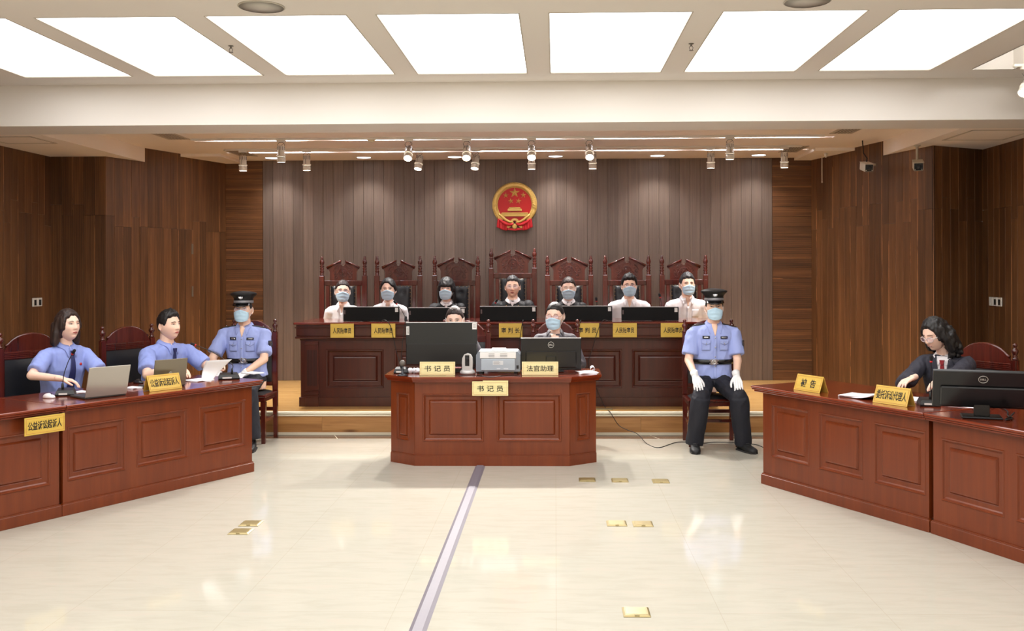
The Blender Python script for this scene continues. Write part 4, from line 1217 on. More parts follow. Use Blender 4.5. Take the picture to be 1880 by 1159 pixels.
# ---------------------------------------------------------------- behind the bench
BY = 11.60                      # hips
HY = 11.37                      # heads
def bench_person(px, py, label, fem, hairst, hm, outfit, mask=True, glasses=None, yaw=0, pitch=.05, roll=0, hs=1.04, seed=1, look=0.0, down=False, T=.014, wristl=None, wide=1.0, eye=1.0, dx=0):
    h = at(px, py, HY); loc = Vector((h.x + dx, BY, PZ)); hc = Vector((h.x - loc.x, HY - BY, h.z - PZ))
    P = dict(yaw=yaw, pitch=pitch, roll=roll, hs=hs, mask=mask, seed=seed, look=look, down=down, wide=wide, eye=eye, vox=.0055,
             wrists={-1: Vector((-.10, -.26, .66)), 1: Vector((.10, -.26, .66))},
             hands={e: dict(d=(-e * .5, -.86, -.05), n=(0, 0, -1), side=e) for e in (-1, 1)}, pole={-1: (-.25, .5, -.9), 1: (.25, .5, -.9)})
    for e in (-1, 1): P['hands'][e]['side'] = e
    f = Fig(P, label, loc, 0, .478, hc, fem)
    f.body(); f.face()
    if mask: f.mask()
    if glasses: f.glasses(glasses)
    if outfit == 'robe':
        f.top(M_ROBE, 'long', .012, 'robe', .006, .010, z0=.05)
        f.quad('shirt_front', [(-.003, -.055), (.003, -.055), (.036, .014), (-.036, .014)], M_SHW, .004, .002)
        f.collar(M_ROBE, 34, .1); f.collar(M_SHW, 12, .18, 'white_collar', 1.15)
        for e in (-1, 1):
            for k in range(3):
                q_ = f.quad('gold_braid', [(e * (.040 + k * .012) - .003, -.15), (e * (.040 + k * .012) + .003, -.15), (e * (.056 + k * .014) + .003, -.045 - abs(k - 1) * .010), (e * (.056 + k * .014) - .003, -.045 - abs(k - 1) * .010)], M_GOLD, .006, .002, 3, 6)
        f.quad('robe_band', [(-.018, -.30), (.018, -.30), (.018, -.10), (-.018, -.10)], mat('red_band', (150, 18, 22), .5), .004, .002, 4, 8)
        o = MB().sphere(f.cast(f.N.x * .9, f.N.z - .082, .006), (.012, .006, .012), 12, 8).build('chest_badge', mat('red_badge', (200, 24, 24), .35), f.top_o)
    else:
        f.top(M_SHW, 'short', .012, 'shirt', .005, z0=.05)
        f.quad('neck_opening', [(-.002, -.085), (.002, -.085), (.030, .015), (-.030, .015)], f.sk, .002, .001, 5, 5)
        f.collar(M_SHW, 20, .9)
        f.quad('placket', [(-.013, -.42), (.013, -.42), (.013, -.085), (-.013, -.085)], M_SHW, .003, .0015, 4, 16)
        for k in range(3):
            MB().sphere(f.cast(f.N.x * .9, f.N.z - .11 - .085 * k, .004), (.0045, .002, .0045), 8, 5).build('button', M_LOOP, f.top_o)
        if not fem: f.quad('chest_pocket', [(.045, -.21), (.125, -.21), (.125, -.12), (.045, -.12)], M_SHW, .003, .002)
    f.trousers(M_TROU, False)
    f.hair(hairst, hm, T)
    return f
bench_person(629, 535, 'woman juror in white shirt and brown-framed glasses, hair tied back, leftmost on the bench', True, 'back', M_HBRN, 'shirt', glasses=M_GFR, yaw=U(14), roll=U(2), seed=1, look=.001, dx=-.02)
bench_person(713, 532, 'woman juror in white shirt with side-parted black hair, second from the left on the bench', True, 'part', M_HBLK, 'shirt', yaw=U(2), seed=2)
bench_person(820, 531, 'woman judge in black robe with straight fringe and long black hair', True, 'fringe', M_HBLK, 'robe', yaw=U(-4), seed=3)
bench_person(941, 527, 'presiding judge in black robe and glasses, the only unmasked man on the bench', False, 'short', M_HGRY, 'robe', mask=False, glasses=M_GFRL, T=.008, seed=4, eye=.8)
bench_person(1043.5, 529, 'woman judge in black robe, hair pulled back, right of the presiding judge', True, 'back', M_HBRN, 'robe', down=True, pitch=.16, seed=5)
bench_person(1155, 525, 'young man juror in white shirt with thick black hair and glasses over his mask', False, 'short', M_HBLK, 'shirt', glasses=M_GFR, T=.015, seed=6)
bench_person(1261.5, 522.5, 'man juror in white shirt with short greying hair, rightmost on the bench', False, 'grey', M_HGRY, 'shirt', T=.012, yaw=U(6), seed=7, dx=.015, down=False, eye=.7)

# ---------------------------------------------------------------- the two clerks
def clerk(px, py, label, hairst, hm, glasses, yaw, pitch, look, seed, x0, down=False):
    Y = 9.30; h = at(px, py, Y); loc = Vector((x0, 9.46, 0)); hc = Vector((h.x - x0, Y - 9.46, h.z))
    P = dict(yaw=yaw, pitch=pitch, mask=True, seed=seed, look=look, down=down, hs=1.03, vox=.005,
             wrists={-1: Vector((-.12, -.40, .84)), 1: Vector((.12, -.40, .84))}, hands={e: dict(d=(-e * .3, -1, 0), n=(0, 0, -1), side=e) for e in (-1, 1)})
    P['knees'] = {e: Vector((e * .10, -.38, .545)) for e in (-1, 1)}; P['ankles'] = {e: Vector((e * .10, -.36, .09)) for e in (-1, 1)}
    f = Fig(P, label, loc, 0, .512, hc, True); f.body(); f.face(); f.mask()
    if glasses: f.glasses(glasses)
    f.top(M_SUITG, 'long', .012, 'jacket', .005, z0=.04)
    f.quad('neck_opening', [(-.004, -.17), (.004, -.17), (.046, .0), (-.046, .0)], f.sk, .002, .001, 5, 8)
    for e in (-1, 1):
        c = [(e * .006, -.22), (e * .012, -.20), (e * .085, -.05), (e * .045, .008)]
        if e < 0: c = [c[1], c[0], c[3], c[2]]
        f.quad('lapel', c, M_SUITG, .007, .004, 6, 10)
    f.collar(M_SUITG, 50, .2)
    f.trousers(M_TROU); f.hair(hairst, hm)
    return f
clerk(835, 587, 'clerk with pulled-back hair whose eyes show over the large black monitor', 'back', M_HBRN, None, U(0), .22, 0, 8, -.878)
clerk(1019, 580, 'clerk in grey suit jacket with glasses and face mask behind the smaller clerk monitor', 'back', M_HBLK, mat('pink_metal_frame', (190, 120, 110), .3, .6), U(-14), .14, 0, 9, .0, down=True)

# ---------------------------------------------------------------- police officers
def cap(f):
    M = f.M; q = f.H.sc; r = empty('cap', (0, 0, 0)); r.parent = f.root; r.name = 'police_cap'
    Mt = M @ Matrix.Translation((0, .006, .060 * q)) @ Matrix.Rotation(U(-1), 4, 'X')
    ax, ay = .088, .106
    MB().lathe([(1.0, 0), (1.01, .022), (1.03, .05), (1.16, .068), (1.38, .084), (1.42, .094), (1.36, .102), (1.1, .112), (.6, .120), (.05, .123)], 40, Mt @ Matrix.Diagonal((ax, ay, 1, 1))).build('crown', M_BLK, r)
    MB().lathe([(1.035, .004), (1.045, .008), (1.055, .026), (1.05, .030), (1.0, .03)], 40, Mt @ Matrix.Diagonal((ax, ay, 1, 1)), caps=False).build('cap_band', mat('check_band', (150, 150, 156), .4, .4, bump=(180, .6, .003), var=.35), r)
    rows = []
    for j in range(5):
        v = j / 4; row = []
        for i in range(17):
            a = U(-62 + 124 * i / 16); e = math.cos(a) ** .5
            row.append(Mt @ Vector((ax * math.sin(a) * (1.02 + .06 * v), -ay * math.cos(a) * 1.02 - .055 * v * e, .006 - .036 * v * e + .002)))
        rows.append(row)
    solid(rows, .003).build('visor', mat('glossy_black', (12, 12, 14), .15), r)
    c = Mt @ Vector((0, -ay * 1.09, .064)); Rb = Mt.to_3x3().to_4x4()
    bm_ = MB().lathe([(.019, 0), (.020, .003), (.014, .005), (.013, .003), (.004, .007), (.001, .007)], 20, Matrix.Translation(c) @ Rb @ Matrix.Rotation(PI / 2 + U(-14), 4, 'X'))
    for k in range(9):
        a = U(180 + k * 22.5); bm_.sphere(Matrix.Translation(c) @ Rb @ Vector((.020 * math.cos(a), .001, .020 * math.sin(a))), .005, 6, 4)
    bm_.build('cap_badge', M_SIL, r)
def officer(label, loc, px, py, Y, P, glasses, seat=.512):
    h = at(px, py, Y); f = Fig(P, label, loc, P.get('rz', 0), seat, W2L(loc, P.get('rz', 0), h), False)
    f.body(); f.face(); f.mask()
    if glasses: f.glasses(M_GFRL, r=.001)
    so = f.top(M_SHP, 'short', .012, 'uniform_shirt', .007, .004, z0=.13)
    f.quad('neck_opening', [(-.003, -.095), (.003, -.095), (.032, .015), (-.032, .015)], f.sk, .002, .001, 5, 6)
    f.collar(M_SHP, 20, 1.1)
    f.quad('placket', [(-.015, -.50), (.015, -.50), (.015, -.095), (-.015, -.095)], M_SHP, .003, .002, 4, 22)
    for k in range(4): MB().sphere(f.cast(f.N.x * .9, f.N.z - .115 - .09 * k, .006), (.006, .003, .006), 10, 6).build('button', M_SIL, so)
    for e in (-1, 1):
        x0, x1 = (.045, .125) if e > 0 else (-.125, -.045)
        pk = f.quad('chest_pocket', [(x0, -.235), (x1, -.235), (x1, -.15), (x0, -.15)], M_SHP, .004, .003)
        xm = (x0 + x1) / 2
        f.quad('pocket_flap', [(x0 - .003, -.165), (xm, -.185), (xm, -.135), (x0 - .003, -.135)], M_SHP, .008, .003, 5, 5, pk)
        f.quad('pocket_flap', [(xm, -.185), (x1 + .003, -.165), (x1 + .003, -.135), (xm, -.135)], M_SHP, .008, .003, 5, 5, pk)
        MB().sphere(f.cast(f.N.x * .9 + xm, f.N.z - .168, .011), (.005, .003, .005), 10, 6).build('pocket_button', M_SIL, pk)
        # shoulder board
        A_ = f.N + Vector((e * .055, 0, .06)); B_ = f.sh[e] + Vector((e * .030, 0, .06)); rows = []
        for i in range(9):
            t = i / 8; row = []
            for j in range(5):
                p = A_.lerp(B_, t) + Vector((0, -.026 + .013 * j, 0)); hit = f.bvh.ray_cast(Vector((p.x, p.y, 3)), Vector((0, 0, -1)))
                row.append((hit[0] if hit[0] is not None else p) + Vector((0, 0, .006)))
            rows.append(row)
        ep = solid(rows, -.004 * e if e > 0 else .004).build('shoulder_board', M_BLK, so)
        pc = rows[6][2] + Vector((0, 0, .006)); MB().sphere(pc, (.008, .008, .004), 8, 5).build('rank_star', M_SIL, ep)
    # badges: silver-edged oval at his right breast, black name bar at his left
    ob = f.quad('breast_badge', [(-.118, -.122), (-.052, -.122), (-.052, -.096), (-.118, -.096)], M_BLK, .006, .002)
    f.quad('badge_wing', [(-.110, -.115), (-.060, -.115), (-.066, -.103), (-.104, -.103)], M_SIL, .009, .001, 5, 4, ob)
    nb_ = f.quad('name_bar', [(.050, -.122), (.118, -.122), (.118, -.100), (.050, -.100)], M_BLK, .006, .002)
    f.quad('name_bar_print', [(.058, -.116), (.110, -.116), (.110, -.107), (.058, -.107)], M_SIL, .009, .001, 5, 3, nb_)
    # sleeve patch on his left arm
    p = f.sh[1].lerp(f.el[1], .42); hit = f.bvh.ray_cast(p + Vector((.3, -.14, 0)), Vector((-.3, .14, 0)).normalized())
    if hit[0] is not None:
        q_ = hit[0] + Vector((.003, -.002, 0)); pb = MB(); Mx = Matrix.Translation(q_) @ Vector((.9, -.42, .08)).to_track_quat('Y', 'Z').to_matrix().to_4x4()
        pb.prism([(-.026, .035), (.026, .035), (.03, .0), (.0, -.045), (-.03, .0)], -.002, .004, Mx); pt_ = pb.build('sleeve_patch', mat('patch_navy', (44, 48, 66), .6), so)
        MB().prism([(-.018, .024), (.018, .024), (.014, .004), (-.014, .004)], .004, .006, Mx).prism([(-.010, -.004), (.010, -.004), (.0, -.028)], .004, .006, Mx).build('patch_emblem', M_SIL, pt_)
    f.trousers(M_TROU, True, True)
    # belt
    rows = [[], [], []]; n = 44; c = Vector((0, .01, 0)).lerp(f.N, .12); zb = f.seat + P.get('beltz', .265)
    tb = BVHTree.FromPolygons([v.co.copy() for v in so.data.vertices], [list(q.vertices) for q in so.data.polygons])
    for i in range(n + 1):
        a = 2 * PI * i / n; d = Vector((math.sin(a), -math.cos(a), 0)); rr = []
        for zz in (zb, zb + .045):
            hit = tb.ray_cast(Vector((c.x, c.y, zz)) + d * .6, -d, .5); rr.append((hit[0] - c).dot(d) if hit[0] is not None else .15)
        R_ = min(max(rr) + .006, .23)
        for k, zz in enumerate((zb, zb + .022, zb + .045)): rows[k].append(Vector((c.x, c.y, zz)) + d * R_)
    bl = solid(rows, -.004).build('belt', mat('belt_leather', (14, 14, 16), .25), f.root)
    fy = min(p.y for p in rows[1]) - .008
    bk = MB().box(c.x - .032, c.x + .032, fy - .004, fy + .006, zb - .004, zb + .049, .004).lathe([(.024, 0), (.024, .004), (.018, .006), (.016, .004), (.006, .008), (.001, .008)], 20, Matrix.Translation((c.x, fy - .003, zb + .0225)) @ Matrix.Rotation(PI / 2, 4, 'X'))
    bk.box(c.x - .044, c.x + .044, fy - .002, fy + .004, zb + .004, zb + .012, .002).box(c.x - .044, c.x + .044, fy - .002, fy + .004, zb + .033, zb + .041, .002)
    bk.build('belt_buckle', M_SIL, bl)
    f.hair('short', M_HBLK, .006); cap(f)
    return f
LR = Vector((1.494, 9.44, 0))
def L_(loc, px, py, Y, rz=0): return W2L(loc, rz, at(px, py, Y))
officer('police officer in peaked cap, mask and white gloves sitting upright right of the clerks', LR, 1311, 565, 9.38,
        dict(gloves=True, mask=True, seed=11, yaw=U(-3), look=0, hs=1.03, sw=.188,
             wrists={-1: L_(LR, 1276, 690, 9.12), 1: L_(LR, 1352, 690, 9.12)},
             hands={-1: dict(d=(.12, -.72, -.62), n=(0, .6, -.8), side=1), 1: dict(d=(.03, -.72, -.62), n=(0, .6, -.8), side=-1)},
             pole={-1: (-.35, .9, -.2), 1: (.35, .9, -.2)},
             knees={-1: L_(LR, 1287, 731, 9.03), 1: L_(LR, 1357, 730, 9.03)}, ankles={-1: L_(LR, 1275, 812, 9.10), 1: L_(LR, 1364, 812, 9.10)}, toe={-1: U(-4), 1: U(22)}), False)
LL = Vector((-3.03, 9.60, 0))
officer('police officer in peaked cap, mask and thin glasses behind the end of the left desk', LL, 447, 569, 9.55,
        dict(gloves=True, mask=True, seed=12, yaw=U(3), look=0, hs=1.03, sw=.195,
             wrists={-1: L_(LL, 400, 688, 9.28), 1: L_(LL, 448, 686, 9.28)},
             hands={-1: dict(d=(.2, -.8, -.4), n=(0, .4, -.9), side=1), 1: dict(d=(-.35, -.85, -.3), n=(0, .3, -.9), side=-1)},
             pole={-1: (-1, .4, -.3), 1: (1, .4, -.3)},
             knees={-1: Vector((-.16, -.42, .555)), 1: Vector((.13, -.42, .555))}, ankles={-1: Vector((-.15, -.46, .09)), 1: L_(LL, 463, 803, 9.12)}), True)

# ---------------------------------------------------------------- side desks
def behind(px, py, A, ang, off):
    n = Vector((math.sin(ang), -math.cos(ang), 0)); A2 = Vector((A[0], A[1], 0)) - n * off; d = ray(px, py)
    t = A2.dot(n) / Vector((d.x, d.y, 0)).dot(n); return Vector((d.x * t, d.y * t, CAMH + d.z * t))
def side_person(px, py, A, ang, off, rz, label, fem, P, cloth, hairst, hm, T=.014, sleeve='short', back=.10, tie=None):
    h = behind(px, py, A, ang, off); bk = Vector((-math.sin(rz), math.cos(rz), 0))
    loc = Vector((h.x, h.y, 0)) + bk * back + P.get('shift', Vector((0, 0, 0)))
    P['wrists'] = {}
    for e, v in P['wof'].items():
        q_ = behind(v[0], v[1], A, ang, v[2]); q_.z = max(q_.z, P.get('wz', .862)); P['wrists'][e] = W2L(loc, rz, q_)
    f = Fig(P, label, loc, rz, .512, W2L(loc, rz, h), fem)
    f.body(); f.face(); f.loc = loc
    f.top(cloth, sleeve, .012, 'shirt' if sleeve == 'short' else 'jacket', .007, 0 if sleeve == 'short' else .006)
    return f
P = dict(yaw=U(4), pitch=-.05, seed=21, hs=1.0, vox=.0045, wof={-1: (112, 716, .70), 1: (172, 712, .66)}, look=.003,
         hands={-1: dict(d=(.75, -.6, -.22), n=(0, 0, -1), side=1), 1: dict(d=(-.3, -.9, -.2), n=(0, 0, -1), side=-1)}, pole={-1: (-1, .3, -.35), 1: (1, .3, -.5)})
P['hands'][-1]['side'] = -1; P['hands'][1]['side'] = 1
rzW = U(58)
f = side_person(124, 598, AL, aL, .98, rzW, 'woman prosecutor in blue short-sleeved shirt and navy tie with shoulder-length brown hair', True, P, M_SHB, 'bob', M_HBRN)
f.collar(M_SHB, 7, 1.2); f.tie(M_TIEB, .34)
bd = MB().sphere(f.cast(f.N.x * .9 + .075, f.N.z - .14, .004), (.011, .004, .011), 12, 8).build('lapel_pin', mat('enamel_red', (190, 40, 40), .3), f.top_o)
f.hair('bob', M_HBRN); f.trousers(M_TROU); FW = f
P = dict(yaw=U(5), pitch=-.02, seed=22, hs=1.03, vox=.0045, wof={-1: (322, 704, .62), 1: (388, 690, .60)}, look=.003, sw=.195,
         hands={-1: dict(d=(.3, -.95, -.2), n=(0, 0, -1), side=-1, curl=(.4, .5, .3)), 1: dict(d=(.35, -.9, .1), n=(-.7, 0, -.5), side=1, curl=(.6, .8, .5))}, pole={-1: (-1, .1, -.9), 1: (1, .1, -.8)})
f = side_person(310, 598, AL, aL, .98, U(60), 'man prosecutor in blue short-sleeved shirt with crew-cut hair holding a page', False, P, M_SHB, 'crew', M_HBLK)
f.collar(M_SHB, 9, 1.2); f.tie(M_TIEB, .3); f.hair('crew', M_HBLK, .014); f.trousers(M_TROU); FM = f
P = dict(wz=.876, yaw=U(-30), pitch=.42, seed=23, hs=1.0, vox=.0045, wof={-1: (1676, 714, .68), 1: (1726, 726, .62)}, down=True, smile=True,
         hands={-1: dict(d=(-.5, -.9, -.28), n=(0, 0, -1), side=-1), 1: dict(d=(-.75, -.6, -.28), n=(0, 0, -1), side=1)}, pole={-1: (-1, .1, -.9), 1: (1, .3, -.6)}, nadd=Vector((.045, .06, .0)), shift=Vector((.07, .05, 0)))
f = side_person(1718, 613, AR, aR, .98, U(-34), 'woman in dark suit and red tie with curly black hair and clear glasses, reading', True, P, M_SUITB, 'curly', M_HBLK, sleeve='long', back=.16)
f.quad('shirt_front', [(-.012, -.26), (.012, -.26), (.048, .0), (-.048, .0)], M_SHW, .004, .001, 6, 8)
for e in (-1, 1):
    c = [(e * .008, -.30), (e * .016, -.28), (e * .085, -.07), (e * .045, .006)]
    if e < 0: c = [c[1], c[0], c[3], c[2]]
    f.quad('lapel', c, M_SUITB, .010, .004, 6, 10)
f.collar(M_SHW, 9, .9); f.tie(M_TIER, .30); f.glasses(M_GFRL, r=.0022, drop=.008); f.hair('curly', M_HBLK); f.trousers(M_TROU); FR = f
# their chairs
def chair_for(f, rz, back, lab, W=.56, tall=1.0, sh=Vector((0, 0, 0))):
    return hall_chair('side_chair', f.loc + Vector((-math.sin(rz), math.cos(rz), 0)) * back + sh, rz, lab, 'armchairs at the side desks', W=W, D=.48, tall=tall)
chair_for(FW, aL, .06, 'red-brown chair with arched crest behind the woman in the blue shirt at the left edge', .56, 1.0, Vector((-.10, .05, 0)))
chair_for(FM, aL, .06, 'red-brown chair with arched crest and finials behind the man in the blue shirt', .56, 1.0, Vector((-.16, .09, 0)))
chair_for(FR, aR, .02, 'red-brown chair behind the woman in the dark suit, mostly hidden by the big monitor', .58, .93, Vector((.10, -.04, 0)))
# ================================================================= props
M_GOLDP = wood('brushed_gold_plate', (196, 160, 62), (206, 172, 74), (214, 182, 88), 'x', .38, fine=2, rnd=0)
M_GOLDC = wood('pale_gold_plate', (214, 200, 140), (224, 212, 156), (230, 220, 168), 'x', .4, fine=2, rnd=0)
M_INK = mat('sign_ink', (30, 24, 16), .6); M_RLINE = mat('red_border_line', (176, 96, 60), .6)
M_MON = mat('monitor_black', (16, 16, 17), .35); M_MONB = mat('monitor_back', (26, 27, 25), .45); M_MONE = mat('monitor_edge', (190, 188, 188), .3)
M_STICK = mat('paper_label', (222, 220, 216), .6); M_GREYL = mat('grey_print', (120, 118, 116), .6)
M_PAPER = mat('paper', (240, 240, 246), .7); M_LAP = mat('laptop_silver', (170, 164, 156), .32, .6); M_LAP2 = mat('laptop_bronze_grey', (132, 124, 108), .3, .6)
M_CAB = mat('black_cable', (18, 17, 18), .5); M_MICR = mat('mic_red_ring', (200, 40, 40), .4)
M_REDP = mat('red_lacquer', (196, 16, 22), .35); M_REDC = mat('red_cloth_relief', (206, 34, 44), .4)
M_GOLD2 = mat('emblem_gold', (226, 190, 108), .35, .35, bump=(120, .5, .003))
FT = {}
def text_me(txt, w_, h_, th=.0012, bold=.0, gap=1.0):
    """lettering as flat geometry in the xz plane, fitted to w_ x h_, centred, facing -y"""
    cu = bpy.data.curves.new('t', 'FONT'); cu.body = txt; cu.size = 1; cu.extrude = .001; cu.offset = bold; cu.space_character = gap; cu.resolution_u = 2
    o = bpy.data.objects.new('t', cu); COL.objects.link(o)
    dg = bpy.context.evaluated_depsgraph_get(); dg.update()
    me = bpy.data.meshes.new_from_object(o.evaluated_get(dg), depsgraph=dg); bpy.data.objects.remove(o); bpy.data.curves.remove(cu)
    xs = [v.co.x for v in me.vertices]; ys = [v.co.y for v in me.vertices]
    x0, x1, y0, y1 = min(xs), max(xs), min(ys), max(ys)
    b = MB(); b.add([((v.co.x - (x0 + x1) / 2) / (x1 - x0) * w_, -th if v.co.z > 0 else 0, (v.co.y - (y0 + y1) / 2) / (y1 - y0) * h_) for v in me.vertices], [list(p.vertices) for p in me.polygons])
    bpy.data.meshes.remove(me); return b
def border(w_, h_, ins=.010, t=.0014, y=-.0028):
    b = MB(); a, c = w_ / 2 - ins, h_ / 2 - ins
    b.box(-a, a, y, y + .001, c - t, c).box(-a, a, y, y + .001, -c, -c + t).box(-a, -a + t, y, y + .001, -c + t, c - t).box(a - t, a, y, y + .001, -c + t, c - t); return b
def plate(name, txt, w_, h_, P, rz, m, label, cat='sign', group=None, rx=0.0, gap=1.0, bd=True, tw=.78, thh=.36, hook=False, bold=.012):
    r = empty(name, P, rz, label, cat, group)
    M = Matrix.Rotation(rx, 4, 'X')
    def put(b, n_, mm, par=r):
        o = b.build(n_, mm, par); o.matrix_local = M if par is r else Matrix.Identity(4); return o
    pb = MB().box(-w_ / 2, w_ / 2, -.0018, .0018, -h_ / 2, h_ / 2, .0006)
    if hook: pb.box(-w_ / 2 + .09, w_ / 2, .002, .012, h_ / 2 - .004, h_ / 2 + .006)
    po = put(pb, 'plate', m)
    put(text_me(txt, w_ * tw, h_ * thh, bold=bold, gap=gap), 'lettering', M_INK).location = M @ Vector((0, -.0022, 0))
    if bd: put(border(w_, h_), 'border_line', M_RLINE)
    return r
GP = 'gold role plates along the bench'
def bplate(xa, xb, txt, lab, gap=1.0, tw=.78):
    A_, B_ = at(xa, 604, by - .052), at(xb, 604, by - .052)
    plate('name_plate', txt, B_.x - A_.x, .148, ((A_.x + B_.x) / 2, by - .060, BT - .086), 0, M_GOLDP, lab, group=GP, gap=gap, bd=False, tw=tw, thh=.40, bold=.018)
bplate(607, 650, '人民陪审员', 'gold plate reading 人民陪审员 at the left end of the bench, below the woman in glasses')
bplate(682, 726, '人民陪审员', 'gold plate reading 人民陪审员 below the second juror, a cable hanging over it')
bplate(916, 959, '审 判 长', 'gold plate reading 审判长 in the middle of the bench front')
bplate(1057, 1100, '审 判 员', 'gold plate reading 审判员 right of the bespectacled clerk')
bplate(1125, 1169, '人民陪审员', 'gold plate reading 人民陪审员 below the young man with thick hair')
bplate(1213, 1258, '人民陪审员', 'gold plate reading 人民陪审员 nearest the officer at the right end of the bench')
# clerk desk plates
a_, b_ = at(770, 678, 8.44), at(835, 678, 8.44); hgt = .118
plate('desk_sign', '书 记 员', b_.x - a_.x, hgt, ((a_.x + b_.x) / 2, 8.46, HD + hgt / 2 + .001), 0, M_GOLDC, 'pale plate reading 书记员 standing on the clerk desk in front of the big monitor', rx=U(-8), tw=.73, thh=.44, bold=.008)
a_, b_ = at(958, 678, 8.44), at(1025, 678, 8.44)
plate('desk_sign', '法官助理', b_.x - a_.x, hgt, ((a_.x + b_.x) / 2, 8.46, HD + hgt / 2 + .001), 0, M_GOLDC, 'pale plate reading 法官助理 standing on the clerk desk in front of the smaller monitor', rx=U(-8), tw=.74, thh=.44, bold=.008)
a_, b_ = at(867, 715, CY - .05), at(933, 715, CY - .05)
plate('desk_sign', '书 记 员', b_.x - a_.x, .122, ((a_.x + b_.x) / 2, CY - .055, HD - .035 - .061), 0, M_GOLDC, 'pale plate reading 书记员 hung over the front edge of the clerk desk', hook=True, tw=.73, thh=.44, bold=.008)
nl = Vector((math.sin(aL), -math.cos(aL), 0))
pL = AL + uL * (-1.8975) + nl * .062; 
plate('desk_sign', '公益诉讼起诉人', .285, .118, (pL.x, pL.y, .658), aL, M_GOLDP, 'gold plate reading 公益诉讼起诉人 hung on the front of the left desk', tw=.84, thh=.5, bold=.018)
def tent(bl, br, txt, label, h=.115, depth=.085, tw=.87, z=HD, dpt=1, m=None, gap=1.0):
    A_, B_ = atz(*bl, z), atz(*br, z); an = math.atan2(B_.y - A_.y, B_.x - A_.x); w_ = (B_ - A_).length
    r = empty('tent_sign', (A_ + B_) / 2 + Vector((0, 0, .001)), an, label, 'sign', 'gold tent signs')
    tl = math.asin(min(.9, depth / 2 / h)) 
    for s in (0, 1):
        M = (Matrix.Translation((0, 0, 0)) @ Matrix.Rotation(-tl, 4, 'X')) if s == 0 else (Matrix.Translation((0, depth, 0)) @ Matrix.Rotation(PI, 4, 'Z') @ Matrix.Rotation(-tl, 4, 'X'))
        o = MB().box(-w_ / 2, w_ / 2, -.0015, .0015, 0, h, .0005).build('plate', m or M_GOLDP, r); o.matrix_local = M
        if s == 0:
            o = text_me(txt, w_ * tw, h * .5, bold=.012, gap=gap).build('lettering', M_INK, r); o.matrix_local = M @ Matrix.Translation((0, -.0022, h / 2))
            o = border(w_, h, .010, y=-.0026).build('border_line', M_RLINE, r); o.matrix_local = M @ Matrix.Translation((0, 0, h / 2))
    return r
tent((275, 720), (334.4, 713), '公益诉讼起诉人', 'gold tent sign reading 公益诉讼起诉人 in front of the bronze-grey laptop', h=.125)
tent((1457, 715.5), (1504.6, 723), '被  告', 'gold tent sign reading 被告 at the far end of the right desk', tw=.56, h=.125)
tent((1602, 739), (1665, 748), '委托诉讼代理人', 'gold tent sign reading 委托诉讼代理人 in front of the reading woman', h=.125)

# monitors ---------------------------------------------------------------------
def monitor_panel(r, W, H, z0, y=0, tilt=0.0, back=M_MONB, edge=True, th=.022):
    M = Matrix.Translation((0, y, z0)) @ Matrix.Rotation(tilt, 4, 'X')
    o = MB().box(-W / 2, W / 2, 0, th, 0, H, .004).build('housing', back, r); o.matrix_local = M
    o2 = MB().box(-W / 2 + .006, W / 2 - .006, th, th + .002, .01, H - .006).build('screen', M_MON, r); o2.matrix_local = M
    if edge:
        o3 = MB().box(-W / 2, W / 2, -.001, th + .003, H, H + .006, .001).build('top_edge', M_MONE, r); o3.matrix_local = M
    return M, o
GM = 'black flip-up monitors along the bench'
for xa, xb, yt, lab in ((630, 733, 563.5, 'black monitor at the left end of the bench, between the first two jurors'), (750, 855, 565, 'black monitor in front of the judge with the fringe, above the clerk with pulled-back hair'),
                        (881, 985, 562.5, 'black monitor in front of the presiding judge'), (1015, 1124, 562, 'black monitor behind the bespectacled clerk, before the woman judge with lowered eyes'),
                        (1141, 1246, 563.5, 'black monitor at the right end of the bench, between the last two jurors')):
    A_, B_ = at(xa, yt, 10.50), at(xb, yt, 10.50); W = B_.x - A_.x; Hh = A_.z - BT - .006
    r = empty('bench_monitor', ((A_.x + B_.x) / 2, 10.50, BT), 0, lab, 'monitor', GM)
    monitor_panel(r, W, Hh, .001, back=mat('monitor_gloss_back', (4, 4, 5), .5, 0, .2))
    MB().box(W / 2 - .045, W / 2 - .012, -.0012, 0, Hh - .052, Hh - .008).build('paper_label', M_STICK, r, loc=(0, 0, .001))
    MB().box(-W / 2 + .008, -W / 2 + .024, -.0012, 0, Hh - .075, Hh - .03).build('logo_label', mat('dull_label', (92, 78, 76), .6), r, loc=(0, 0, .001))
# big monitor on the clerk desk
A_, B_ = at(745, 592, 8.78), at(876, 592, 8.78); W = B_.x - A_.x; z1 = A_.z
r = empty('large_monitor', ((A_.x + B_.x) / 2, 8.78, HD), 0, 'largest black monitor, on the left half of the clerk desk, seen from behind', 'monitor')
Hh = .385; M, hs_ = monitor_panel(r, W, Hh, z1 - HD - Hh - .006)
MB().box(-W / 2 + .004, W / 2 - .004, -.012, 0, .01, Hh * .52, .006).build('rear_bulge', mat('monitor_back_low', (24, 24, 24), .4), r, loc=(0, 0, z1 - HD - Hh - .006))
MB().box(-.03, .03, .0, .03, .004, .12, .004).box(-.12, .12, -.06, .10, 0, .008, .003).build('stand', M_MON, r, loc=(0, .03, .001))
lb = MB().box(-.013, .013, -.0014, 0, -.038, .038, .0).build('logo_label', M_STICK, r, loc=(-W / 2 + .018, -.001, z1 - HD - .075))
tb_ = text_me('Lenovo', .06, .014, bold=.02); tm = tb_.build('lettering', M_INK, lb, loc=(0, -.0016, 0)); tm.rotation_euler = (0, -PI / 2, 0)
sl = MB().box(-.020, .020, -.0014, 0, -.028, .028).build('paper_label', M_STICK, r, loc=(W / 2 - .024, -.001, z1 - HD - .036))
lb_ = MB()
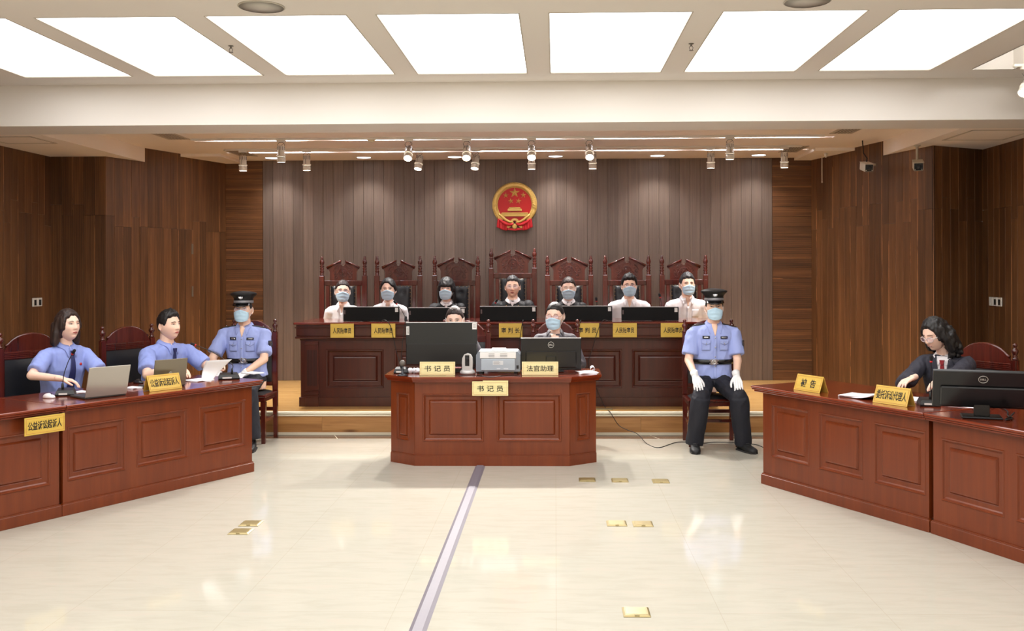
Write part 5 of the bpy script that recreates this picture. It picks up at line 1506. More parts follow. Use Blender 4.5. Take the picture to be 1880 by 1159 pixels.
for k in range(4): lb_.box(-.012, .012, -.002, -.0015, .012 - k * .009, .016 - k * .009)
lb_.build('label_print', M_GREYL, sl)
def round_logo(r, M, c, R_, txt='DELL', m=None):
    m = m or mat('logo_silver', (205, 205, 200), .35, .4)
    pts = [M @ Vector((c[0] + R_ * math.cos(a), c[1], c[2] + R_ * math.sin(a))) for a in [2 * PI * k / 28 for k in range(28)]]
    lo = MB().tube(pts, .0018, 6, closed=True).build('round_logo', m, r)
    t = text_me(txt, R_ * 1.35, R_ * .5, bold=.03).build('lettering', m, lo); t.matrix_local = M @ Matrix.Translation((c[0], c[1], c[2]))
def dell(name, P, rz, W, Hh, z0, tilt, label, edge=True):
    r = empty(name, P, rz, label, 'monitor')
    M, o = monitor_panel(r, W, Hh, z0, tilt=tilt, edge=edge, back=mat('monitor_black_gloss', (22, 22, 24), .28))
    o = MB().box(-W * .42, W * .42, -.014, 0, Hh * .08, Hh * .6, .010).build('rear_bulge', mat('monitor_black_gloss', (22, 22, 24), .28), r); o.matrix_local = M
    round_logo(r, M, (0, -.0015, Hh * .80), .026)
    nk = MB().box(-.045, .045, -.012, .006, .012, z0 + Hh * .45, .004).build('stand_neck', M_MON, r, loc=(0, -.02, 0))
    MB().box(-.115, .115, -.085, .085, 0, .012, .005).build('stand_base', M_MON, r, loc=(0, -.0, .001))
    return r
A_, B_ = at(956, 622, 8.78), at(1067, 622, 8.78)
dell('small_monitor', ((A_.x + B_.x) / 2, 8.80, HD), 0, B_.x - A_.x, .285, A_.z - HD - .285, 0, 'black monitor with round logo on the right half of the clerk desk')
pb_ = atz(1797, 767, HD)
rzm = U(-18)
dell('large_monitor', (pb_.x + .015, pb_.y, HD), rzm, .56, .285, .058, U(34), 'black monitor with round logo on the right side desk, cut by the photo edge', False)

# printer -----------------------------------------------------------------------
A_, B_ = at(874, 686, 8.62), at(957, 686, 8.62); pw = (B_.x - A_.x) * .97
r = empty('printer', ((A_.x + B_.x) / 2 - .003, 8.70, HD + .001), 0, 'grey and white laser printer seen from behind in the middle of the clerk desk', 'printer')
M_PG = mat('printer_grey', (120, 128, 138), .45); M_PL = mat('printer_light', (226, 226, 224), .45); M_PB = mat('printer_back_panel', (168, 180, 190), .45)
w2 = pw / 2
MB().prism([(-w2, .02), (w2, .02), (w2, .165), (w2 - .02, .195), (-w2 + .02, .195), (-w2, .165)], -.12, .14).build('body', M_PG, r)
MB().box(-w2 + .035, w2 - .035, -.126, -.12, .135, .192, .003).box(-w2 + .025, w2 - .025, -.12, .13, .193, .200, .004).build('rear_cover', M_PL, r)
MB().box(-w2 + .045, w2 - .045, -.128, -.12, .03, .132, .003).build('rear_panel', M_PB, r)
MB().box(-.065, .065, -.08, .06, .200, .215, .006).build('paper_guide', M_PL, r)
vb = MB()
for s in (-1, 1):
    for k in range(3): vb.box(s * .05 - .032, s * .05 + .032 * (1 if s > 0 else .6), -.1275, -.1255, .150 + k * .012, .153 + k * .012)
vb.build('vent_slot', mat('vent_dark', (96, 98, 100), .6), r)
lb = MB().box(-.045, .045, -.1295, -.128, .08, .115).build('rating_label', mat('pale_label', (206, 210, 212), .6), r)
tb_ = MB(); 
for k in range(4): tb_.box(-.04, .02 - .01 * (k % 2), -.1302, -.1296, .086 + k * .007, .088 + k * .007)
tb_.build('label_print', M_GREYL, lb)
MB().box(-.07 + .12, -.03 + .12, -.130, -.128, .04, .052).box(-.01, .02, -.130, -.128, .04, .052).build('latch', mat('latch_pale', (198, 206, 212), .5), r)
MB().box(w2 - .032, w2 - .012, -.1215, -.12, .045, .075).build('power_socket', M_MON, r)
for s in (-1, 1):
    for y in (-.10, .11): MB().box(s * (w2 - .04) - .015, s * (w2 - .04) + .015, y - .012, y + .012, 0, .021).build('foot', M_MON, r)
# conference camera
p = atz(858, 687, HD)
r = empty('conference_camera', (p.x, p.y + .02, HD + .001), 0, 'silver motorised conference camera on a round base beside the printer', 'camera')
M_CS = mat('camera_silver', (196, 194, 192), .35, .25)
MB().lathe([(.064, 0), (.068, .006), (.068, .016), (.060, .030), (.046, .038), (.02, .040)], 28).build('base', M_CS, r)
rows = []
hb = MB(); prof = [(-.044, .036), (.044, .036), (.047, .10), (.043, .14), (.028, .168), (0, .178), (-.028, .168), (-.043, .14), (-.047, .10)]
hb.prism(prof, -.030, .036, smooth=False).build('yoke', M_CS, r)
MB().box(-.019, .019, -.034, -.028, .070, .165, .005).build('lens_housing', M_MON, r)
MB().lathe([(.016, 0), (.017, .010), (.013, .012), (.002, .009)], 20, Matrix.Translation((0, -.034, .128)) @ Matrix.Rotation(PI / 2, 4, 'X')).build('lens', mat('lens_glass', (20, 22, 30), .05), r)
MB().prism([(-.026, .04), (.026, .04), (.020, .062), (0, .068), (-.020, .062)], -.040, -.030).build('front_shield', M_CS, r)
# microphones ---------------------------------------------------------------------
def goose(name, base, pts, label, rz=0, hd=.011, base_w=.12, group='gooseneck microphones', foam=None, thick=.0032, slim=False, ring=True):
    """pts: world points of the neck from the base up to the head"""
    r = empty(name, base, rz, label, 'microphone', group); inv = (Matrix.Translation(base) @ Matrix.Rotation(rz, 4, 'Z')).inverted()
    P = [inv @ Vector(q_) for q_ in pts]; w_ = base_w / 2
    if not slim:
        b = MB(); b.loft([[(-w_, -.055, .0), (w_, -.055, .0), (w_, .055, .0), (-w_, .055, .0)], [(-w_ * 1.02, -.06, .012), (w_ * 1.02, -.06, .012), (w_ * 1.0, .055, .02), (-w_ * 1.0, .055, .02)], [(-w_ * .86, -.048, .040), (w_ * .86, -.048, .040), (w_ * .8, .04, .052), (-w_ * .8, .04, .052)]], False)
        o = b.build('base', M_MON, r)
        MB().box(-w_ * .62, w_ * .25, -.0615, -.0595, .010, .022).build('label_strip', M_STICK, r)
        MB().lathe([(.011, 0), (.010, .02), (.007, .045), (.004, .05)], 12).build('neck_socket', M_MON, r, loc=(P[0].x, P[0].y, .04))
    else:
        MB().lathe([(.02, 0), (.02, .006), (.008, .012), (.006, .02)], 16).build('base', M_MON, r)
    # smooth neck
    Q = []
    for i in range(len(P) - 1):
        p0 = P[max(i - 1, 0)]; p1 = P[i]; p2 = P[i + 1]; p3 = P[min(i + 2, len(P) - 1)]
        for k in range(6):
            t = k / 6; Q.append(.5 * ((2 * p1) + (-p0 + p2) * t + (2 * p0 - 5 * p1 + 4 * p2 - p3) * t * t + (-p0 + 3 * p1 - 3 * p2 + p3) * t ** 3))
    Q.append(P[-1]); MB().tube(Q, thick, 8).build('gooseneck', M_CAB, r)
    d = (Q[-1] - Q[-3]).normalized(); E = Q[-1]
    if ring: MB().tube([E - d * .006, E + d * .006], hd * .8, 12).build('light_ring', M_MICR, r)
    MB().capsule(E + d * .012, E + d * .034, hd * .95, hd).build('head', foam or mat('mic_foam', (26, 26, 30), .9, bump=(300, .5, .002)), r)
    return r
b0 = atz(117, 727, HD); Yb = b0.y
goose('microphone', (b0.x, b0.y + .03, HD + .001), [at(115, 712, Yb + .03), at(117, 690, Yb + .03), at(125, 665, Yb + .02), at(133, 650, Yb + .0)], 'gooseneck microphone standing before the woman in the blue shirt', rz=U(20), base_w=.13)
b0 = atz(1708, 746, HD); Yb = b0.y
goose('microphone', (b0.x, b0.y + .03, HD + .001), [at(1708, 730, Yb + .03), at(1709, 700, Yb + .03), at(1709.5, 680, Yb + .02), at(1709.5, 664, Yb + .01)], 'gooseneck microphone standing before the reading woman in the dark suit', rz=U(-8), base_w=.13)
b0 = atz(418, 697, HD); Yb = b0.y
goose('microphone', (b0.x, b0.y + .03, HD + .001), [at(426, 680, Yb + .03), at(427, 670, Yb + .03), at(412, 660, Yb + .02), at(385, 644, Yb - .0), at(359, 634, Yb - .02)], 'gooseneck microphone at the far end of the left desk, bent toward the man', rz=U(20), base_w=.17)
YM = 10.62
for (hx, hy, bx_, lab, c_) in ((728, 553, 744, 'slim bench microphone in front of the second juror', 1), (910, 551, 899, 'slim bench microphone beside the presiding judge', 1), (1095, 548, 1098, 'slim bench microphone between the woman judge with lowered eyes and the young man', 1), (1212, 541, 1220, 'slim bench microphone left of the man with short greying hair', 1)):
    b0 = at(bx_, 580, YM); b0.z = BT
    goose('bench_microphone', (b0.x, YM + .06, BT + .001), [Vector((b0.x, YM + .06, BT + .01)), (at(hx, hy + 6, YM + .03) + Vector((b0.x, YM + .06, BT + .06))) / 2, at(hx, hy + 5, YM + .02)], lab, slim=True, group='slim microphones on the bench', hd=.013, thick=.003)
# desk microphones on the clerk desk
p = atz(739, 690, HD)
r = empty('desk_microphone', (p.x, p.y, HD + .001), 0, 'small round-headed microphone on a black foot at the left of the clerk desk', 'microphone')
MB().lathe([(.045, 0), (.046, .005), (.03, .012), (.012, .018), (.010, .05), (.008, .085)], 20).build('stand', mat('grey_metal_dark', (58, 60, 66), .4, .3), r)
MB().sphere((0, 0, .107), (.026, .026, .027), 16, 12).build('grille', mat('mic_mesh', (104, 98, 92), .6, .3, bump=(400, .8, .002)), r)
b0 = atz(733, 688, HD); Yb = b0.y + .12
goose('microphone', (b0.x + .0, Yb, HD + .001), [at(737, 668, Yb), at(738, 640, Yb), at(742, 605, Yb), at(744, 590, Yb)], 'gooseneck microphone behind the small round one on the clerk desk', base_w=.12, hd=.012, ring=False)
# cables hanging over the bench front
def cable(name, pts, label, r_=.0035, cat='cable', group=None):
    P = [Vector(q_) for q_ in pts]; Q = []
    for i in range(len(P) - 1):
        p0 = P[max(i - 1, 0)]; p1 = P[i]; p2 = P[i + 1]; p3 = P[min(i + 2, len(P) - 1)]
        for k in range(6):
            t = k / 6; Q.append(.5 * ((2 * p1) + (-p0 + p2) * t + (2 * p0 - 5 * p1 + 4 * p2 - p3) * t * t + (-p0 + 3 * p1 - 3 * p2 + p3) * t ** 3))
    Q.append(P[-1]); o = MB().tube(Q, r_, 7).build(name, M_CAB); return tag(o, label, cat, group)
yb_ = by - .075
GC = 'cables looping over the bench front'
cable('cable', [Vector((at(700, 588, 10.42).x, 10.42, BT + .005)), at(706, 589, yb_ + .01) + Vector((0, 0, .008)), at(716, 597, yb_), at(723, 625, yb_), at(729, 650, yb_ - .02), at(735, 676, yb_ - .05), at(738, 740, yb_ - .05) ], 'black cable arching over the second gold plate from the left', group=GC)
cable('cable', [Vector((at(961, 588, 10.40).x, 10.40, BT + .005)), at(960, 590, yb_ + .01) + Vector((0, 0, .008)), at(957, 605, yb_), at(954, 630, yb_), at(953, 680, yb_ - .03), at(953, 730, yb_ - .03)], 'black cable hanging across the plate reading 审判长', group=GC)
cable('cable', [Vector((at(1068, 588, 10.40).x, 10.40, BT + .005)), at(1066, 590, yb_ + .01) + Vector((0, 0, .008)), at(1063, 605, yb_), at(1062, 630, yb_), at(1060, 700, yb_ - .03)], 'black cable hanging at the left end of the plate reading 审判员', group=GC)
cable('cable', [Vector((at(1118, 589, 10.40).x, 10.40, BT + .006)), at(1110, 589, yb_ + .01) + Vector((0, 0, .010)), at(1103, 594, yb_), at(1096, 612, yb_), at(1088, 640, yb_), at(1080, 665, yb_), at(1086, 690, yb_), at(1100, 725, yb_), at(1113, 752, 10.2), Vector((at(1120, 765, 9.9).x, 9.90, PZ + .006)), at(1135, 780, 9.88), at(1150, 789, 9.80), at(1170, 797, 9.70), atz(1188, 815, .004), atz(1210, 822, .004), atz(1245, 812, .004), atz(1290, 814, .004), atz(1310, 812, .004), atz(1345, 813, .004), atz(1385, 816, .004), atz(1404, 823, .004), atz(1440, 840, .004)],
      'long black cable running from the bench plate down the step and across the floor', .0035)
# laptops, papers, mice -----------------------------------------------------------
def laptop(bl, br, h, lean, m, label, logo=None):
    A_, B_ = atz(*bl, HD + .012), atz(*br, HD + .012); an = math.atan2(B_.y - A_.y, B_.x - A_.x); w_ = (B_ - A_).length
    r = empty('laptop', ((A_ + B_) / 2).xy.to_3d() + Vector((0, 0, HD + .001)), an, label, 'laptop', 'open laptops on the left desk')
    MB().box(-w_ / 2, w_ / 2, .0, .225, 0, .016, .004).build('base', mat('laptop_dark', (60, 58, 56), .4), r)
    o = MB().box(-w_ / 2, w_ / 2, -.004, .003, 0, h, .002).build('lid', m, r); M = Matrix.Translation((0, 0, .012)) @ Matrix.Rotation(lean, 4, 'X'); o.matrix_local = M
    s_ = MB().box(-w_ / 2 + .008, w_ / 2 - .008, .003, .004, .012, h - .008).build('screen', M_MON, r); s_.matrix_local = M
    if logo:
        pts = [(.011 * math.cos(a), -.0045, h * .48 + .011 * math.sin(a)) for a in [2 * PI * k / 20 for k in range(20)]]
        l_ = MB().tube(pts, .0016, 6, closed=True).build('round_logo', M_STICK, r); l_.matrix_local = M
        t_ = text_me('hp', .012, .013, bold=.02).build('lettering', M_STICK, l_); t_.matrix_local = Matrix.Translation((0, -.0045, h * .48))
    return r
laptop((156, 731), (232, 723), .225, U(16), M_LAP, 'open silver laptop seen from behind beside the woman in the blue shirt')
laptop((280, 712), (340, 706), .215, U(10), M_LAP2, 'open bronze-grey laptop with round logo in front of the man in the blue shirt', True)
def sheet(name, px, py, rz, w_, h_, label, n=1, th=.004, z=HD, group='papers on the desks', rise=0.0):
    p = atz(px, py, z); r = empty(name, (p.x, p.y, z + .001), rz, label, 'paper', group)
    for k in range(n):
        rows = [[(-w_ / 2 + w_ * i / 6, -h_ / 2 + h_ * j / 6, k * th + th * .8 + rise * (i / 6) ** 3 * .02 + .001 * math.sin(i + k)) for i in range(7)] for j in range(7)]
        solid(rows, th * .75).build('sheet', M_PAPER, r, rot=(0, 0, U(5) * k))
    return r
sheet('paper_stack', 147, 721, U(50), .09, .12, 'papers lying between the microphone and the silver laptop', 2)
sheet('paper_stack', 244, 714, U(55), .09, .12, 'white papers between the two laptops', 3)
sheet('paper_stack', 364, 699, U(60), .18, .18, 'open papers under the hand of the man in the blue shirt', 2)
sheet('paper_stack', 464, 686, U(60), .12, .16, 'papers at the far end of the left desk beside the microphone', 2)
sheet('paper_stack', 1583, 730, U(-60), .26, .20, 'loose white papers lying between the two gold tent signs', 4, rise=1)
sheet('paper_stack', 1688, 735, U(-50), .26, .19, 'white papers under the hands of the reading woman', 2)
sheet('paper_stack', 1775, 745, U(-50), .2, .2, 'white paper behind the stand of the right monitor', 1)
sheet('paper_stack', 1078, 686, U(4), .15, .2, 'stack of paper behind the right clerk monitor', 4, z=HD)
# rolled sheet at the end of the clerk stack
p = atz(1090, 682, HD); rows = []
for j in range(15):
    a = -PI / 2 + 2 * PI * .85 * j / 14; rr = .019
    rows.append([(p.x + rr * math.cos(a) - .010, p.y - .06 + .16 * i / 6, HD + .024 + rr * math.sin(a)) for i in range(7)])
tag(solid(rows, .001).build('curled_paper', M_PAPER), 'rolled-up end of the paper at the right corner of the clerk desk', 'paper')
# page held by the man
rows = []
A_ = at(398, 702, 7.62); 
for j in range(9):
    v = j / 8; row = []
    for i in range(9):
        u = i / 8
        px_ = (371 + 46 * u) + v * (6 - 2 * u) - 0 * v; 
        px_ = (372 + (u * 26)) * (1 - v) + (372 + u * 10 + 46 * v ** 1.0 + 20 * u) * v if False else 370 + 48 * u ** 1.1 * (0.35 + .65 * v) + 8 * v * v
        py_ = 699 - 36 * v + 10 * (v * (1 - v)) * 0 - 6 * u * v + 3 * u
        row.append(at(px_, py_, 7.70 + .05 * math.sin(PI * v) + .04 * u))
    rows.append(row)
tag(solid(rows, .0008).build('held_page', M_PAPER), 'curling white page lifted in the left hand of the man', 'paper')
def mouse(px, py, rz, m, label):
    p = atz(px, py, HD); rings = []
    for t in range(9):
        y = -.052 + .104 * t / 8; e = math.sqrt(max(.03, 1 - (y / .055) ** 2)); rings.append([(.029 * e * math.cos(a), y, max(0, .003 + (.032 - .006 * (y < 0)) * e * math.sin(a))) for a in [2 * PI * k / 14 for k in range(14)]])
    r = empty('computer_mouse', (p.x, p.y, HD + .001), rz, label, 'mouse', 'computer mice')
    MB().loft(rings).build('shell', m, r); MB().cyl((0, -.030, .027), (0, -.020, .030), .003, 8).build('scroll_wheel', M_MON, r)
mouse(90, 731, U(70), mat('white_gloss', (232, 226, 228), .2), 'white computer mouse beside the woman in the blue shirt')
mouse(254, 704, U(60), mat('dark_gloss', (30, 30, 32), .25), 'black computer mouse between the laptops')
# small things on the clerk desk
r = empty('tissue_bits', atz(757, 686, HD) + Vector((0, .02, .001)), 0, 'small white crumpled cloths left of the standing plate', 'cloth')
for k, (dx, dy) in enumerate(((-.02, 0), (.02, .01), (.045, -.01))):
    me = MB().sphere((dx, dy, .022), (.022, .025, .022), 14, 10).mesh('cloth_ball', M_PAPER); wrinkle(me, .006, 60, k); place(me, 'cloth_ball', r)
p = atz(842, 683, HD)
r = empty('pencil_tray', (p.x, p.y - .045, HD + .001), 0, 'dark tray with pinkish items between the large monitor and the conference camera', 'tray')
MB().box(-.035, .035, -.03, .03, 0, .03, .003).build('tray', M_MON, r)
for k in range(4): MB().sphere((-.022 + .015 * k, 0, .040), (.009, .02, .010), 10, 6).build('eraser', mat('pink_rubber', (208, 150, 146), .6), r)
cable('cable', [atz(842, 690, HD + .004), atz(875, 689, HD + .004), atz(900, 693, HD + .004), atz(930, 689, HD + .004), atz(955, 690, HD + .004)], 'thin dark cable lying below the printer', .003)
cable('cable', [at(1800, 740, pb_.y + .12), atz(1825, 742, HD + .012), atz(1838, 748, HD + .008), atz(1850, 756, HD + .009), atz(1850, 763, HD + .009), atz(1858, 768, HD + .009), atz(1846, 771, HD + .009), atz(1856, 764, HD + .012), atz(1862, 758, HD + .02)], 'black cable coiled right of the stand of the right-hand monitor', .005)

# emblem ---------------------------------------------------------------------------
EC = at(945, 376, YB - .012); er = empty('wall_emblem', EC, 0, 'round red and gold national emblem on the grey wall above the tallest chair', 'emblem')
R0 = .292
rb = MB()
ringp = []
for k in range(61):
    a = U(-52 + 284 * k / 60); ringp.append(a)
rows = []
for (rr, yy) in ((R0 * .985, 0), (R0, -.012), (R0 * .95, -.030), (R0 * .87, -.034), (R0 * .77, -.024), (R0 * .74, -.010)):
    rows.append([(rr * math.cos(a), yy - .0015 * (k % 2), rr * math.sin(a)) for k, a in enumerate(ringp)])
rb.grid(rows[::-1]); 
for k in range(46):
    a = U(-46 + 272 * k / 45)
    for rr, tw_ in ((R0 * .95, .5), (R0 * .82, -.5)):
        c = Vector((rr * math.cos(a), -.034, rr * math.sin(a))); t_ = Vector((-math.sin(a), 0, math.cos(a))) * (1 if a > PI / 2 else -1)
        n_ = Vector((math.cos(a), 0, math.sin(a))); d = (t_ + n_ * tw_).normalized() * .011
        rb.tube([c - d, c, c + d], [.002, .006, .002], 6)
o = rb.build('wheat_wreath', M_GOLD2, er)
for s in (-1, 1):
    for k in (-1, 0, 1):
        a = U(4) + U(4.2) * k; c0 = Vector((s * R0 * .76 * math.cos(a), -.036, R0 * .76 * math.sin(a) - .012)); c1 = c0 + Vector((s * .068, 0, -.052 * .6 - .01))
        MB().tube([c0, (c0 + c1) / 2 + Vector((0, -.004, 0)), c1], .005, 6).build('wreath_tie', M_GOLD2, er)
fld = [(.222 * math.cos(a), .222 * math.sin(a)) for a in [2 * PI * k / 56 for k in range(56)]]
MB().prism(fld, -.016, .006).build('red_field', M_REDP, er)
def star(cx, cz, R_, rot=0):
    vs = [(cx, -.030 - R_ * .12, cz)]; 
    for k in range(10):
        a = PI / 2 + rot + PI * k / 5; q_ = R_ if k % 2 == 0 else R_ * .40; vs.append((cx + q_ * math.cos(a), -.016, cz + q_ * math.sin(a)))
    MB().add(vs, [(0, 1 + (k + 1) % 10, 1 + k) for k in range(10)]).build('star', M_GOLD2, er)
sc = .594 / 766
def E_(x, y): return ((x - 580) * sc, (575 - y) * sc)
EOFF = 575
def ez(x, y): return ((x - 580) * sc, (585 - y) * sc)
for (x, y, R_, ro) in ((580, 385, 92, 0), (432, 430, 50, 0), (725, 427, 50, 0), (517, 525, 50, .2), (643, 525, 50, -.2)):
    a, b_ = ez(x, y); star(a, b_, R_ * sc, ro)
gb = MB()
def grect(x0, x1, y0, y1, d=.03): (a, b1), (c, b0) = ez(x0, y0), ez(x1, y1); gb.box(a, c, -d, -.014, b0, b1, .002)
grect(485, 675, 628, 640, .034); grect(495, 668, 640, 660, .026); grect(462, 700, 660, 692, .036); grect(470, 690, 650, 662, .03); grect(360, 805, 718, 735, .036); grect(350, 810, 735, 765, .03); grect(378, 785, 765, 782, .034)
for x in (500, 540, 580, 620, 660): grect(x - 4, x + 4, 640, 660, .03)
gb.build('gate_tower', M_GOLD2, er)
gw = MB(); n = 22; a0, b0_ = ez(580, 890)
pts = []
for k in range(n * 2 + 1):
    a = PI * k / (2 * n); q_ = (80 if k % 2 == 0 else 68) * sc; pts.append((a0 + q_ * math.cos(a), b0_ + q_ * math.sin(a)))
inner = [(a0 + 40 * sc * math.cos(PI - PI * k / 12), b0_ + 40 * sc * math.sin(PI * k / 12)) for k in range(13)]
gw.prism(pts + inner, -.036, -.018).build('cog_wheel', M_GOLD2, er)
for s in (-1, 1):
    pp = [ez(580 + s * v[0], v[1]) for v in ((262, 742), (205, 790), (150, 842), (90, 874), (40, 880), (20, 892))]
    MB().tube([(a, -.034, b_) for a, b_ in pp], [.014, .017, .018, .018, .014, .010], 8).build('wheat_stem', M_GOLD2, er)
    rows = []
    for j in range(9):
        v = j / 8; row = []
        for i in range(13):
            u = i / 12; x = 580 + s * (150 + 150 * u + (0) * v); x = 580 + s * ((265 - 130 * v * .9) * u + (255 - 10 * v) * (1 - u)) if False else 580 + s * (130 + 165 * u - 20 * (1 - v) * u)
            y = 880 - 60 * u * (1 - v) + v * (140 - 60 * u * u); a, b_ = ez(x, y); row.append((a, -.030 - .008 * math.sin(u * 22 + v), b_))
        rows.append(row)
    solid(rows, .01 if s > 0 else -.01).build('red_drapery', M_REDC, er)
    pp = [ez(580 + s * v[0], v[1]) for v in ((260, 825), (200, 880), (140, 915), (80, 925), (20, 905))]
    MB().tube([(a, -.040, b_) for a, b_ in pp], [.012, .02, .022, .020, .014], 8).build('red_sash', M_REDC, er)
    a, b_ = ez(580 + s * 110, 965); MB().prism([(a - .042 * s, b_ + .012), (a + .03 * s, b_ + .022), (a + .036 * s, b_ - .006), (a + .018 * s, b_ - .024)][::s], -.036, -.02).build('gold_sash', M_GOLD2, er)
a, b_ = ez(580, 1000); rows = [[(a - .10 + .2 * i / 12, -.028 - .006 * math.sin(i * 1.7), b_ + .018 - .036 * j / 4 * (1 - .3 * abs(i / 6 - 1))) for i in range(13)] for j in range(5)]
solid(rows, .008).build('red_drapery', M_REDC, er)
a, b_ = ez(580, 950); MB().lathe([(.034, 0), (.036, .004), (.026, .01), (.016, .006), (.008, .012), (.001, .012)], 22, Matrix.Translation((a, -.036, b_)) @ Matrix.Rotation(PI / 2, 4, 'X')).build('rosette', M_GOLD2, er)
MB().box(-.02, .02, .0, .014, -.05, .05).build('wall_mount', M_MON, er)

# ceiling fixtures --------------------------------------------------------------------
M_TL = mat('track_light_white', (222, 216, 206), .4); M_LENSON = mat('lamp_lit', (255, 250, 240), .4, emit=(255, 248, 236), es=9.0)
def track(x0, x1, Y, z, label):
    b = MB().box(x0, x1, Y - .017, Y + .017, z - .022, z, .003).build('lighting_track', M_TL); tag(b, label, 'lighting track', 'tracks that carry the spotlights')
T1Y, T2Y = 10.60, 11.50
track(at(350, 250, T1Y).x, at(1514, 245, T1Y).x, T1Y, ZB, 'long white lighting track nearer the camera, six spotlights on it')
track(at(413, 275, T2Y).x, at(1472, 270, T2Y).x, T2Y, ZB, 'long white lighting track nearer the back wall, eight spotlights on it')
M_WIRE = mat('bracket_wire', (120, 112, 104), .35, .6)
def spot(name, P, aim, label, W_, group, on=True, drop=.045):
    r = empty(name, P, 0, label, 'spotlight', group)
    MB().box(-.05, .05, -.016, .016, -.022, 0, .003).build('adapter', M_TL, r)
    pz = Vector((0, 0, -.10 - drop)); d = (Vector(aim) - (Vector(P) + pz)).normalized(); R = (-d).to_track_quat('Z', 'X').to_matrix().to_4x4(); M = Matrix.Translation(pz) @ R
    def put(b, n_, m): o = b.build(n_, m, r); o.matrix_local = M; return o
    sh_ = put(MB().lathe([(.030, .085), (.038, .078), (.040, .06), (.040, -.015), (.050, -.02), (.050, -.032), (.041, -.036)], 24), 'lamp_body', M_TL)
    fb = MB()
    for k in range(14):
        a = 2 * PI * k / 14; fb.box(-.0025, .0025, -.002, .002, .035, .075, 0, Matrix.Rotation(a, 4, 'Z') @ Matrix.Translation((0, -.0395, 0)))
    o = fb.build('heat_slot', mat('slot_dark', (110, 100, 90), .6), sh_); o['kind'] = 'stuff'
    put(MB().lathe([(.0415, -.036), (.0385, -.039), (.0415, -.042)], 24, caps=False), 'black_seam', M_CAB)
    put(MB().lathe([(.044, -.042), (.046, -.05), (.046, -.092), (.042, -.094)], 24, caps=False), 'snoot', M_TL)
    put(MB().lathe([(.0425, -.089), (.0425, -.084), (.001, -.084)], 24), 'lens', M_LENSON if on else mat('lens_off', (200, 196, 190), .3))
    wb = MB(); pts = [M @ Vector((-.052, 0, -.02)), M @ Vector((-.054, 0, .03)), Vector((-.040, 0, -.05)), Vector((-.02, 0, -.024)), Vector((.02, 0, -.024)), Vector((.040, 0, -.05)), M @ Vector((.054, 0, .03)), M @ Vector((.052, 0, -.02))]
    wb.tube(pts, .0028, 6).build('bracket', M_WIRE, r)
    MB().tube([Vector((.01, 0, -.022)), Vector((.028, .008, -.036)), Vector((.0, .012, -.05)), M @ Vector((0, 0, .085))], .002, 6).build('flex', M_WIRE, r)
    if on:
        ld = bpy.data.lights.new('spot_lamp', 'SPOT'); ld.energy = W_; ld.spot_size = U(80); ld.spot_blend = .8; ld.shadow_soft_size = .05; ld.color = (1, .96, .91)
        lo = bpy.data.objects.new('spot_lamp', ld); COL.objects.link(lo); lo.parent = r; lo.matrix_local = M @ Matrix.Translation((0, 0, -.10))
    return r
ord_ = ['leftmost', 'second', 'third', 'fourth', 'fifth', 'sixth', 'seventh', 'rightmost']
t1 = [516, 750, 857, 976, 1082, 1340]
for k, x in enumerate(t1):
    X = at(x, 254, T1Y).x; tocam = k in (1, 2, 3, 4)
    aim = (X, 8.2, 0.3) if tocam else (X, T1Y + .15, 0)
    w1 = ['leftmost', 'second from the left', 'third from the left', 'fourth from the left', 'fifth from the left', 'rightmost'][k]
    spot('track_spotlight', (X, T1Y, ZB - .022), aim, 'white spotlight, %s on the nearer track%s' % (w1, ', tilted toward the camera' if tocam else ', pointing down'), SPOT_W * (1.35 if tocam else .8), 'spotlights on the nearer track')
for k, x in enumerate([446, 563, 769, 873, 976, 1088, 1305, 1440]):
    X = at(x, 273, T2Y).x; aim = (X, T2Y + .05, 0) if k not in (2, 3) else (X - .3, T2Y - 1.0, 0)
    w1 = 'leftmost' if k == 0 else 'rightmost' if k == 7 else ord_[k] + ' from the left'
    spot('track_spotlight', (X, T2Y, ZB - .022), aim, 'white spotlight, %s on the track near the back wall' % w1, SPOT_WALL, 'spotlights on the farther track')
for k, x in enumerate([500, 668, 835, 1020, 1207, 1393]):
    p = atz(x, 289, ZB); p.y = 12.46; p.x = at(x, 289, 12.46).x
    r = empty('downlight', (p.x, p.y, ZB), 0, 'round recessed downlight near the back wall, %s of six' % (['leftmost', 'second from the left', 'third from the left', 'third from the right', 'second from the right', 'rightmost'][k]), 'downlight', 'round recessed downlights')
    MB().lathe([(.085, -.001), (.105, -.006), (.108, -.001), (.108, .0)], 28, caps=False).build('trim_ring', M_TL, r)
    MB().lathe([(.086, -.003), (.001, -.004)], 28).build('diffuser', mat('downlight_lit', (255, 255, 255), .4, emit=(248, 250, 255), es=3.5), r)
    ld = bpy.data.lights.new('down_lamp', 'SPOT'); ld.energy = DOWN_W; ld.spot_size = U(115); ld.spot_blend = .9; ld.shadow_soft_size = .08; ld.color = (1, .96, .92)
    lo = bpy.data.objects.new('down_lamp', ld); COL.objects.link(lo); lo.parent = r; lo.location = (0, 0, -.02)
